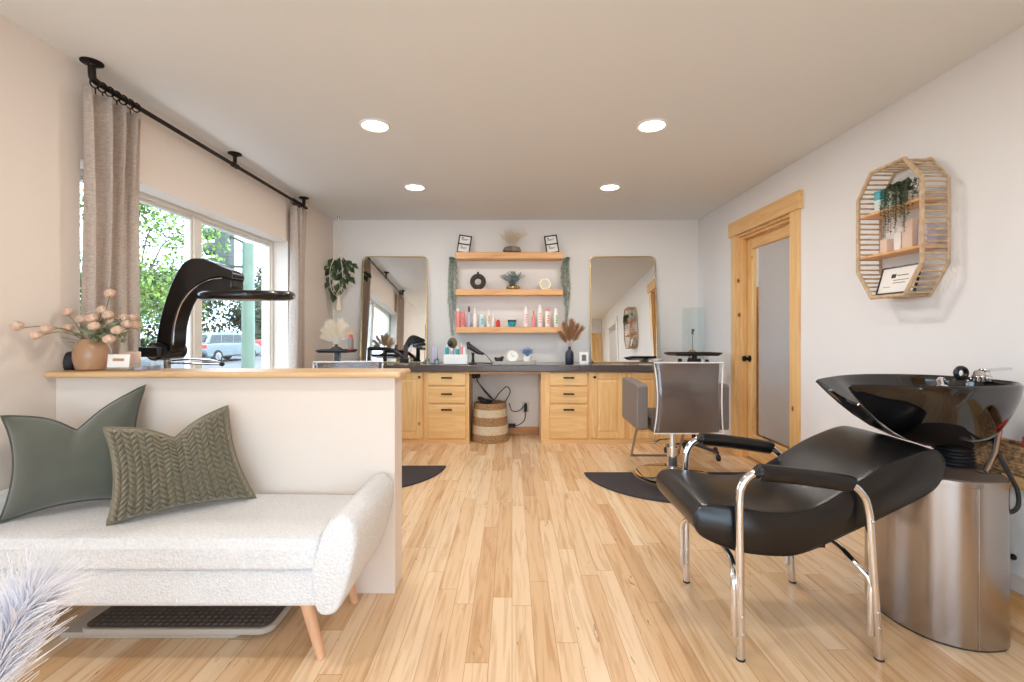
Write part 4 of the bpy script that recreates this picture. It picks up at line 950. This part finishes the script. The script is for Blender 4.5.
# ------------------------------------------------------------------ styling chairs
def styling_chair(cx_, y0, label):
    t = thing('styling_chair', label, 'chair', (cx_, y0, 0), 'styling chairs')
    zb, zt = .430, .935
    def prof(s):   # half width by height
        return .222+.020*(abs(s-.5)*2)**2
    rs = []
    for i in range(13):
        s = i/12; z = zb+(zt-zb)*s; hw = prof(s); yy = y0-.30-.02*math.sin(s*PI)+.0*s
        k = min(1, .85+.15*min(i, 12-i)/1.0)
        rs.append([V(cx_+a, yy+b, z) for a, b in rrect(hw*2, .09*k, .03, 4)])
    obj('backrest', MB().rings(rs), M_TAUPE, t, bevel=0, angle=60)
    rs = []
    for i in range(13):
        s = i/12; z = zb-.008+(zt-zb+.016)*s; hw = prof(s)+.014; yy = y0-.30-.02*math.sin(s*PI)
        rs.append([V(cx_+a+.004*math.sin(7*s+a*20), yy+b+.004*math.sin(9*s+a*30), z) for a, b in rrect(hw*2, .115, .035, 4)])
    cv = obj('plastic_cover', MB().rings(rs, cap=False), M_CLEAR, t, angle=60)
    top = MB().rings([[V(cx_+a, y0-.30+b, zt+.008) for a, b in rrect((prof(1)+.014)*2, .115, .035, 4)], [V(cx_+a, y0-.30+b, zt+.010) for a, b in rrect((prof(1)+.006)*2, .10, .03, 4)]])
    obj('cover_top', top, M_CLEAR, t)
    pts = [V(cx_-prof(i/12)-.012, y0-.30-.055-.02*math.sin(i/12*PI), zb-.008+(zt-zb+.016)*i/12) for i in range(13)]
    pt2 = [V(2*cx_-p.x, p.y, p.z) for p in pts]
    obj('cover_piping', MB().tube(pts+pt2[::-1], .005, 6, True), M_WHITE, cv)
    obj('seat', MB().box((cx_, y0, .46), (.48, .50, .12)), M_TAUPE, t, bevel=.03, seg=4)
    for sg in (-1, 1):
        xi = cx_+sg*.266; xo = cx_+sg*.350
        pr = [(y0-.235, .425), (y0+.22, .435), (y0+.235, .45), (y0+.235, .765), (y0+.22, .78), (y0-.23, .768), (y0-.245, .75), (y0-.245, .435)]
        obj('armrest', MB().prism(pr, 'X', min(xi, xo), max(xi, xo)), M_GREYV, t, bevel=.012, seg=3)
    obj('hydraulic_column', MB().cyl((cx_, y0, .02), (cx_, y0, .24), .042).cyl((cx_, y0, .24), (cx_, y0, .40), .030).lathe((cx_, y0, .38), [(.03, 0), (.10, .01), (.10, .022), (.03, .024)]), M_CHROME, t)
    obj('pump_lever', MB().tube(crv([(cx_-.03, y0, .30), (cx_-.10, y0-.02, .30), (cx_-.14, y0-.03, .285)], 5), .007, 8).ball((cx_-.15, y0-.03, .283), .014, 10, 8).cyl((cx_-.05, y0, .25), (cx_+.05, y0, .25), .012), M_CHROME, t)
    obj('base_disc', MB().lathe((cx_, y0, 0.0135), [(.29, 0), (.29, .010), (.27, .016), (.06, .030), (.05, .05)], 48), M_CHROME, t)
    fp = crv([(cx_-.21, y0+.22, .42), (cx_-.21, y0+.36, .22), (cx_-.21, y0+.46, .06), (cx_-.205, y0+.48, .045), (cx_-.18, y0+.485, .04), (cx_+.18, y0+.485, .04), (cx_+.205, y0+.48, .045), (cx_+.21, y0+.46, .06), (cx_+.21, y0+.36, .22), (cx_+.21, y0+.22, .42)], 5)
    obj('footrest', MB().tube(fp, .011, 10), M_STEEL, t)
    return t
styling_chair(1.295, 3.80, 'grey styling chair with clear plastic over its back, beside the glazed door')
lc = styling_chair(-1.305, 3.90, 'styling chair with clear plastic cover, only its top showing over the half wall')
lc.rotation_euler.z = .2
def floor_mat_d(cx_, yb, label):
    P = [(cx_+.70*math.cos(a), yb+.70*math.sin(a)) for a in [PI+PI*k/40 for k in range(41)]]
    # straight edge notched round the chair base
    P2 = [(cx_+.0+.31*math.cos(a), yb-.09+.31*math.sin(a)) for a in [math.radians(17)-(PI+2*math.radians(17))*k/24 for k in range(25)]]
    P = P+[(cx_+.31, yb)]+P2[1:-1]+[(cx_-.31, yb)]
    o = obj('floor_mat', MB().prism(P, 'Z', .001, .013), M_MAT, smooth=False); tag(o, label, 'mat', 'anti-fatigue mats'); return o
floor_mat_d(1.295, 3.87, 'charcoal half-round anti-fatigue mat under the styling chair near the door')
floor_mat_d(-1.27, 4.06, 'charcoal half-round anti-fatigue mat partly hidden by the half wall')

# trolleys
def trolley(cx_, y, z, label, ext):
    kx = .68 if ext else 1
    t = thing('salon_trolley', label, 'trolley', (cx_, y, 0), 'salon trolleys')
    P = [(-.28, 0), (-.22, -.14), (.20, -.14), (.28, 0), (.20, .14), (-.22, .14)]
    rs = [[V(cx_+a*k*kx, y+b*k, z+h_) for a, b in P] for k, h_ in ((.88, 0), (1, .018), (1, .026), (.96, .026), (.90, .008))]
    obj('tray_top', MB().rings(rs), M_PLASTB, t, smooth=False)
    obj('post', MB().cyl((cx_, y, .10), (cx_, y, z), .018), M_PLASTB, t)
    obj('lower_tray', MB().box((cx_, y, z-.10), (.36*kx, .22, .02)).box((cx_, y, z-.05), (.05, .05, .1)), M_PLASTB, t, bevel=.004)
    b = MB()
    for k in range(5):
        a = 2*PI*k/5+.3; e = V(cx_+math.cos(a)*.25, y+math.sin(a)*.25, .075); b.tube([(cx_, y, .11), e], [.02, .012], 8)
    obj('star_base', b, M_PLASTB, t)
    for k in range(5):
        a = 2*PI*k/5+.3; e = V(cx_+math.cos(a)*.25, y+math.sin(a)*.25, 0); obj('caster', MB().cyl((e.x-.012, e.y, .027), (e.x+.012, e.y, .027), .027, n=16).cyl((e.x, e.y, .05), (e.x, e.y, .08), .006, n=8), M_RUBBER, t)
    return t
trolley(1.72, 4.45, .945, 'black salon trolley with faceted tray top next to the tall glass vase', 0)
trolley(-1.64, 4.42, .975, 'black salon trolley with faceted tray top under the hanging plant', 1)
for px, r_, h_, m_, lab in ((680, .022, .06, M_PLASTB, 'small black bottle on the trolley lower tray'), (690, .025, .065, M_CHARC, 'dark pot on the trolley lower tray'), (699, .022, .06, M_PLASTB, 'squat black jar on the trolley lower tray'), (707, .02, .05, M_CHARC, 'short dark tube on the trolley lower tray')):
    x = (px-512)*4.42/F; t = thing('styling_pot', lab+' by the glass vase', 'pot', (x, 4.42, .856)); obj('pot_body', MB().lathe((x, 4.42, .8555), [(r_, 0), (r_, h_*.7), (r_*.7, h_*.8)]), m_, t); obj('lid', MB().lathe((x, 4.42, .8555+h_*.8), [(r_*.8, 0), (r_*.8, h_*.2), (r_*.6, h_*.22)]), m_, t)
x = -1.51; t = thing('hairspray_can', 'red and grey can standing on the left trolley', 'can', (x, 4.40, .985))
obj('can_body', MB().lathe((x, 4.40, .984), [(.026, 0), (.026, .12), (.018, .135)]), M_GREYV, t); obj('cap', MB().lathe((x, 4.40, 1.118), [(.02, 0), (.02, .02), (.012, .025)]), M_RED, t); obj('base_band', MB().lathe((x, 4.40, .986), [(.0265, 0), (.0265, .025), (.02, .025)]), M_RED, t)
t = thing('tool_holder', 'black appliance holder reaching from the left trolley over the counter', 'holder', (-1.25, 4.9, ZT))
mb = MB().tube(crv([(-1.50, 4.93, .99), (-1.32, 4.93, .985), (-1.22, 4.93, .96), (-1.12, 4.93, .885)], 6), .02, 8).box((-1.12, 4.93, .865), (.09, .08, .04)).cyl((-1.5, 4.93, .846), (-1.5, 4.93, 1.0), .018); obj('arm', mb, M_PLASTB, t)
obj('brush', MB().box((-1.115, 4.93, .955), (.045, .03, .15)), M_CHARC, t, bevel=.008)
# small pampas in dish on left trolley area
x, y = -1.66, 4.44; t = thing('pampas_bunch', 'pale dried pampas fan in a low vase on the left trolley', 'dried flowers', (x, y, .984))
obj('vase', MB().lathe((x, y, .984), [(.05, 0), (.06, .01), (.05, .03), (.012, .05), (.014, .065), (.01, .065)]), M_CHARC, t)
mb = MB()
for dx, dz in ((-.12, .14), (-.09, .20), (-.04, .22), (.0, .18), (.05, .20), (.09, .17), (.12, .12), (-.11, .08), (.03, .23)): pampas(mb, (x, y, .984+.05), (x+dx, y+R.uniform(-.03, .03), 1.03+dz), .05, 240, .07)
obj('plumes', mb, M_PAMPASL, t, smooth=False)

# hanging plant in macrame
xh, yh = (338.5-512)*5.15/F, 5.15
t = thing('macrame_hanger', 'cream macrame plant hanger hooked to the ceiling in the left corner', 'plant hanger', (xh, yh, H))
mb = MB().tube([(xh, yh, H), (xh, yh, 2.30)], .005, 6)
for k in range(4):
    a = PI/4+PI/2*k; c, s = math.cos(a), math.sin(a)
    mb.tube(crv([(xh, yh, 2.31), (xh+c*.045, yh+s*.045, 2.14), (xh+c*.055, yh+s*.055, 2.06), (xh+c*.03, yh+s*.03, 2.02), (xh+c*.09, yh+s*.09, 1.86), (xh+c*.095, yh+s*.095, 1.70), (xh+c*.06, yh+s*.06, 1.59), (xh, yh, 1.55)], 5), .004, 6)
obj('cords', mb, M_ROPE, t)
obj('tassel', MB().lathe((xh, yh, 1.40), [(.035, 0), (.03, .05), (.018, .12), (.02, .15), (.012, .16)], 14), M_ROPE, t)
obj('ceiling_hook', MB().torus((xh, yh, H-.015), .012, .003, Matrix.Rotation(PI/2, 3, 'X')), M_BLACKM, t)
t = thing('hanging_pothos', 'leafy green pothos in a pale pot hanging in the macrame', 'plant', (xh, yh, 1.60))
obj('pot', MB().lathe((xh, yh, 1.60), [(.04, 0), (.058, .02), (.068, .10), (.070, .12), (.062, .12), (.055, .09)]), M_LEAFG, t)
mb = MB()
for (lx, ly) in ((318, 288), (325, 277), (322, 265), (330, 262), (335, 270), (327, 285), (333, 295), (339, 262), (345, 266), (348, 276), (352, 270), (355, 266), (343, 285), (347, 281), (337, 288), (341, 291), (331, 290), (329, 272), (344, 262), (350, 263), (352, 280), (324, 268), (336, 264), (340, 268), (334, 299), (328, 280), (346, 272), (320, 290), (331, 266), (349, 268), (337, 279), (341, 276), (334, 276), (343, 281), (338, 284), (330, 283), (347, 264), (326, 272)):
    yy = yh+R.uniform(-.12, .05); p = W(lx, ly, yy); dx = (lx-337)/25; d = V(dx+R.uniform(-.3, .3), R.uniform(-.6, .2), -.75+R.uniform(-.2, .3)).normalized(); L = R.uniform(.085, .125)
    mb.leaf(p-d*L*.5, d, V(0, -1, .3), L, L*.62); mb.tube(crv([(xh, yh, 1.73), Vector((xh, yh, 1.77)).lerp(p, .6)+V(0, 0, .02), p-d*L*.5], 4), .002, 4)
obj('foliage', mb, M_LEAF, t, smooth=False)

# ------------------------------------------------------------------ on the ledge
ZL, YL = .9965, 2.14
def lx_(px, Y=YL): return (px-512)*Y/F
x = lx_(92); t = thing('flower_vase', 'round tan ceramic vase of peach dahlias on the ledge', 'vase', (x, YL, ZL))
obj('vase', MB().lathe((x, YL, ZL), [(.048, 0), (.058, .008), (.068, .05), (.068, .09), (.056, .122), (.045, .135), (.044, .142), (.038, .142), (.04, .13)], 36), M_TANVASE, t)
heads = [(17, 326, 1.895), (46, 329, 1.97), (36, 335, 1.95), (64, 312, 2.12), (68, 328, 2.1), (81, 319, 2.12), (92, 318, 2.06), (94, 326, 2.05), (102, 310, 2.14), (108, 315, 2.1), (110, 293, 2.14), (124, 318, 2.15), (127, 324, 2.1), (117, 330, 2.05), (109, 339, 2.03), (135, 325, 2.16), (133, 318, 2.18), (111, 322, 2.13)]
for hx, hy, Y in heads:
    p = W(hx, hy, Y); p.x = max(p.x, XL+.035); st = MB()
    base = V(x+R.uniform(-.03, .03), YL+R.uniform(-.02, .02), ZL+.11); mid = base.lerp(p, .55)+V(0, 0, .035 if hx < 60 else .01)
    sto = obj('stem', st.tube(crv([V(x, YL, ZL+.03), base, mid, p-V(0, 0, .008)], 5), .0018, 5), M_STEM, t)
    m_ = MB().ball(p, .0185, 12, 9); r = .024
    for k in range(90):
        zc = 1-2*(k+.5)/90; a = k*2.39996; rr = math.sqrt(1-zc*zc); d = V(rr*math.cos(a), rr*math.sin(a), zc)
        q = p+d*.0165; up = d.orthogonal(); m_.leaf(q, (d+up*.9), up, .0085, .009)
    obj('flower_head', m_, M_PETAL, sto, smooth=False)
mb = MB()
for k in range(60):
    px, py = R.choice([(50, 338), (54, 336), (95, 330), (100, 335), (106, 328), (118, 322), (88, 332), (126, 336), (100, 322), (113, 334)]); Y = R.uniform(2.08, 2.18); p = W(px+R.uniform(-6, 6), py+R.uniform(-5, 5), Y)
    d = V(R.uniform(-1, 1), R.uniform(-.7, .3), R.uniform(-.6, .6)); mb.leaf(p, d, V(0, -1, 0), R.uniform(.03, .05), .02)
    if k % 4 == 0: mb.tube([(x, YL, ZL+.12), p], .0014, 4)
obj('leaves', mb, mat('sage_leaf', (122, 130, 100), .7), t, smooth=False)
x = lx_(63); t = thing('smart_speaker', 'black fabric dome speaker next to the tan vase on the ledge', 'speaker', (x, 2.17, ZL)); obj('dome', MB().lathe((x, 2.17, ZL), [(.028, 0), (.034, .01), (.037, .035), (.033, .06), (.022, .078), (.01, .084)]), M_RUBBER, t)
x = lx_(126); t = thing('card_stand', 'blush card with gold lettering in a clear stand on the ledge', 'card holder', (x, 2.10, ZL))
obj('holder', MB().box((x, 2.11, ZL+.008), (.10, .05, .016)), M_ACRYL, t)
c = obj('card', MB().box((x, 2.10, ZL+.045), (.098, .003, .058), Matrix.Rotation(-.12, 3, 'X')), M_PAPER, t, smooth=False)
obj('lettering', MB().box((x, 2.0985, ZL+.050), (.05, .002, .012), Matrix.Rotation(-.12, 3, 'X')).box((x+.004, 2.0985, ZL+.033), (.03, .002, .010), Matrix.Rotation(-.12, 3, 'X')), M_GOLDINK, c)
x = lx_(130, 2.17); t = thing('card_stack', 'blush rounded card standing behind the lettered card', 'card', (x, 2.17, ZL)); obj('card', MB().box((x, 2.17, ZL+.042), (.10, .006, .083)), M_BLUSH, t, bevel=.003)
for px, Y, s, lab in ((141, 2.13, .05, 'clear acrylic box next to the lettered card on the ledge'), (152, 2.18, .065, 'clear acrylic box nearest the hood dryer on the ledge')):
    x = lx_(px, Y); t = thing('acrylic_box', lab, 'box', (x, Y, ZL), 'clear acrylic boxes'); obj('box_body', MB().box((x, Y, ZL+s*.35), (s, s, s*.7)), M_ACRYL, t, smooth=False); obj('contents', MB().box((x, Y, ZL+s*.15), (s*.7, s*.7, s*.25)), M_LILAC, t, smooth=False)

# ------------------------------------------------------------------ hood processor behind the half wall
YH = 2.55
t = thing('hair_processor', 'tall black hair processor with ring heater behind the half wall', 'hair dryer', (-1.82, YH, 0))
outl = [(155, 352), (156, 340), (159, 322), (164, 303), (170, 286), (177, 271), (184, 262), (194, 258), (207, 260), (220, 266), (231, 271), (233, 277), (231, 280), (220, 277), (209, 279), (198, 284), (189, 291), (181, 303), (176, 316), (173, 330), (172, 345), (168, 354), (160, 356)]
PO = [W(a, b, YH-.06) for a, b in outl]; PO2 = crv([(p.x, p.z, 0) for p in PO], 3, True)
cc = V(sum(p.x for p in PO2)/len(PO2), sum(p.y for p in PO2)/len(PO2), 0)
obj('arm_housing', MB().prism([(p.x, p.y) for p in PO2], 'Y', YH-.06, YH+.05), M_PROC, t, bevel=.012, seg=3, angle=50)
hd = [W(a, b, YH-.04) for a, b in ((196, 284), (206, 277), (218, 274), (233, 277), (234, 288), (228, 294), (205, 297), (198, 294))]
obj('head_shroud', MB().prism([(p.x, p.z) for p in hd], 'Y', YH-.05, YH+.06), M_PLASTB, t, bevel=.012, seg=3)
rc = W(248, 295.5, YH+.02)
rg = obj('heater_ring', MB().torus(rc, .213, .024, Matrix.Rotation(.055, 3, 'X'), n=48, m=12), M_PROC, t)
obj('heating_element', MB().torus(rc-V(0, 0, .018), .208, .010, Matrix.Rotation(.055, 3, 'X'), n=48, m=8), M_STEEL, rg)
obj('edge_highlight_strip', MB().tube(crv([W(a, b, YH-.062) for a, b in ((173, 345), (174, 330), (177, 316), (182, 303), (190, 292), (199, 285), (210, 280), (222, 278))], 4), .0028, 6), M_CHROME, t)  # chrome line added as the highlight along the inner edge
pj = W(167, 351, YH)
obj('pivot_joint', MB().cyl(pj-V(0, .09, 0), pj+V(0, .09, 0), .048, n=28), M_PLASTB, t); obj('joint_cap', MB().cyl(pj-V(0, .100, 0), pj-V(0, .088, 0), .036, n=28), M_STEEL, t)
obj('pole', MB().cyl((pj.x, YH, .06), (pj.x, YH, pj.z-.04), .018), M_STEEL, t)
cb = W(150, 352, YH-.15); obj('control_box', MB().box(cb, (.10, .03, .05)).cyl(cb+V(.02, .01, 0), (pj.x, YH-.06, pj.z), .008), M_PLASTB, t, bevel=.004)
b = MB()
for k in range(5):
    a = 2*PI*k/5; b.tube([(pj.x, YH, .07), (max(pj.x+math.cos(a)*.26, XL+.03), YH+.12+math.sin(a)*.2, .05)], [.02, .012], 8)
obj('star_base', b, M_PLASTB, t)
for k in range(5):
    a = 2*PI*k/5; e = (max(pj.x+math.cos(a)*.26, XL+.03), YH+.12+math.sin(a)*.2); obj('caster', MB().cyl((e[0]-.01, e[1], .024), (e[0]+.01, e[1], .024), .024, n=14), M_RUBBER, t)
l0 = W(172, 361, YH); l1 = W(214, 361, YH-.02); l2 = W(222, 364, YH-.05)
obj('chrome_lever', MB().tube(crv([l0, l0.lerp(l1, .5)+V(0, 0, .008), l1, l2], 6), .006, 8).tube(crv([l0-V(0, .03, .01), l1-V(0, .03, .015), l2], 6), .005, 8), M_CHROME, t); obj('lever_knob', MB().ball(l2, .013, 10, 8), M_PLASTB, t)

# ------------------------------------------------------------------ outdoors
ZG = -.6
o = struct('ground_street', MB().bb((-60, -20, ZG-.1), (-9.0, 90, ZG)), M_ASPH)
o = struct('ground_lawn', MB().bb((-9.0, -20, ZG-.1), (-2.9, 90, ZG+.05)), M_ASPH)
o = struct('ground_verge', MB().bb((-90, -20, ZG), (-30, 110, ZG+.04)), M_GRASS)
def tree(label, x, y, h_, rad, n, m_, leafs, trunk=.15, zc=None, group=None):
    t = thing('tree', label, 'tree', (x, y, ZG), group); zc = zc if zc else h_*.6
    tr = MB().tube([(x, y, ZG), (x+.1, y, ZG+h_*.4), (x, y+.1, ZG+h_*.8)], [trunk, trunk*.7, trunk*.2], 10); cl = []
    for k in range(n):
        a = R.uniform(0, 2*PI); ph = R.uniform(-1, 1); rr = rad*R.uniform(.35, 1); c = V(x+math.cos(a)*rr*math.sqrt(1-ph*ph), y+math.sin(a)*rr*math.sqrt(1-ph*ph), ZG+zc+ph*rad*.8); cl.append(c)
        if k % 4 == 0: tr.tube(crv([(x, y, ZG+h_*.35), V(x, y, ZG+h_*.5).lerp(c, .5)+V(0, 0, .2), c], 4), [.05, .045, .04, .035, .03, .025, .02, .015, .01][:9] if False else .012, 5)
    obj('trunk', tr, M_BARK, t)
    mb = MB(); S = .085 if rad < 2 else .42
    for c in cl:
        for k in range(leafs):
            p = c+V(R.gauss(0, 1), R.gauss(0, 1), R.gauss(0, .8))*rad*.17; mb.leaf(p, V(R.uniform(-1, 1), R.uniform(-1, 1), R.uniform(-1, .4)), V(R.uniform(-.5, .5), R.uniform(-.5, .5), 1), S*R.uniform(.6, 1.2), S*.6)
    obj('foliage', mb, m_, t, smooth=False)
tree('bright green leafy tree close outside the near window pane', -5.9, 7.3, 5.2, 1.2, 28, M_LEAFT, 170, .04, 3.0)
tree('dark broad tree across the street behind the silver car', -29, 40, 9, 4.2, 60, M_LEAFE, 130, .3, 2.9, None)
tree('dense dark green tree across the street left of the window mullion', -33, 34, 10, 3.6, 60, M_LEAFE, 130, .3, 2.9)
tree('distant dark green tree behind the street pole', -23.5, 44.5, 9, 3.4, 50, M_LEAFE, 130, .3, 2.8)
tree('distant rounded green tree at the window edge beyond the red truck', -20, 41.5, 8, 2.8, 50, M_LEAFE, 130, .3, 2.4)
tree('tall pointed green tree far behind the traffic signal', -28.5, 56, 17, 3.4, 60, M_LEAFE, 70, .3, 6.5)
t = thing('street_pole', 'thick pale green street pole outside the window', 'pole', (-5.95, 10.6, ZG))
obj('shaft', MB().cyl((-5.95, 10.6, ZG), (-5.95, 10.6, 3.15), .145, .12), M_POLE, t); obj('base_collar', MB().cyl((-5.95, 10.6, ZG), (-5.95, 10.6, ZG+.25), .2, .18), M_POLE, t)
t = thing('traffic_signal', 'dark three-lens traffic signal mounted beside the street pole', 'traffic light', (-6.35, 10.5, 2.5))
sg = MB().box((-6.42, 10.5, 3.02), (.30, .30, 1.05)); obj('housing', sg, M_SIGNAL, t, bevel=.04)
for k in range(3):
    z = 3.36-k*.34; obj('visor', MB().cyl((-6.55, 10.47, z), (-6.80, 10.45, z-.03), .14, .14, n=20), M_SIGNAL, t)
obj('bracket', MB().cyl((-6.3, 10.5, 3.3), (-5.95, 10.6, 3.12), .03).cyl((-6.3, 10.5, 2.62), (-5.95, 10.6, 2.62), .03), M_SIGNAL, t)
t = thing('overhead_wires', 'thin dark utility wires crossing behind the street pole', 'wires', (-20, 30, 6))
obj('wire', MB().tube([(-30, 30, 7.0), (-10, 30, 5.9)], .03, 5).tube([(-30, 30, 5.6), (-10, 30, 5.0)], .03, 5).tube([(-30, 30, 8.6), (-10, 30, 6.9)], .03, 5), M_SIGNAL, t)
def car(name, label, loc, rz, paint, truck=False):
    t = thing(name, label, 'car', (loc[0], loc[1], ZG), rot=(0, 0, rz))
    if truck: low = [(-2.7, .45), (-2.75, .95), (-2.7, 1.15), (-.5, 1.15), (1.2, 1.15), (2.4, 1.08), (2.7, .9), (2.72, .5), (2.5, .38), (-2.5, .38)]; cab = [(-.75, 1.14), (-.6, 1.75), (-.4, 1.86), (.75, 1.84), (1.0, 1.75), (1.6, 1.14)]
    else: low = [(-2.2, .40), (-2.3, .6), (-2.28, .95), (-2.2, 1.08), (-1.0, 1.10), (.9, 1.06), (1.9, .98), (2.2, .85), (2.3, .6), (2.25, .4), (2.1, .3), (-2.1, .3)]; cab = [(-2.15, 1.05), (-2.0, 1.35), (-1.75, 1.62), (-1.3, 1.68), (.1, 1.68), (.5, 1.60), (1.25, 1.04)]
    obj('body', MB().prism(low, 'Y', -.9, .9), paint, t, local=True, bevel=.09, seg=3)
    rs = [[V(a, s*k, b) for a, b in [(q[0]*(1 if j else 1), q[1]) for q in cab]] for j, (s, k) in enumerate(((-1, .80), (1, .80)))]
    obj('cabin', MB().rings(rs), paint, t, local=True, bevel=.08, seg=3)
    g = MB()
    zz = (1.14, 1.55) if not truck else (1.2, 1.7)
    sp = [(-1.85, -1.05), (-.98, -.12), (-.05, .78)] if not truck else [(-.6, .15), (.22, 1.1)]
    for a, b in sp:
        for s in (-1, 1): g.prism([(a+(.12 if a == sp[0][0] else 0), zz[1]), (b-(.32 if b == sp[-1][1] else 0), zz[1]), (b, zz[0]), (a, zz[0])], 'Y', s*.79, s*.812)
    obj('side_windows', g, M_CARG, t, local=True, smooth=False)
    xr = -2.16 if not truck else -.73
    obj('rear_window', MB().box((xr+.13, 0, 1.38), (.03, 1.35, .42), Matrix.Rotation(.5 if not truck else .25, 3, 'Y')), M_CARG, t, local=True)
    rx = -2.3 if not truck else -2.75
    for s in (-1, 1): obj('tail_light', MB().box((rx+.05, s*.78, .93), (.14, .26, .2)), M_RED, t, local=True, bevel=.03)
    obj('bumper', MB().box((rx+.02, 0, .5), (.12, 1.7, .22)), M_CARG, t, local=True, bevel=.04)
    for wx in ((-1.4, 1.4) if not truck else (-1.7, 1.7)):
        for s in (-1, 1):
            wl = obj('wheel', MB().cyl((wx, s*.72, .36), (wx, s*.92, .36), .36, n=28), M_TIRE, t, local=True, bevel=.03); h_ = MB().cyl((wx, s*.90, .36), (wx, s*.93, .36), .22, n=20)
            for q in range(5): h_.box((wx+math.cos(q*1.2566)*.12, s*.935, .36+math.sin(q*1.2566)*.12), (.2, .02, .05), Matrix.Rotation(-q*1.2566, 3, 'Y'))
            obj('hub', h_, M_STEEL, wl, local=True)
car('car', 'silver SUV parked on the street seen through the window', (-17.2, 27.9), math.radians(82), M_CARS)
car('pickup_truck', 'red pickup truck at the far side of the street pole', (-17.6, 35.8), math.radians(82), M_CARR, True)
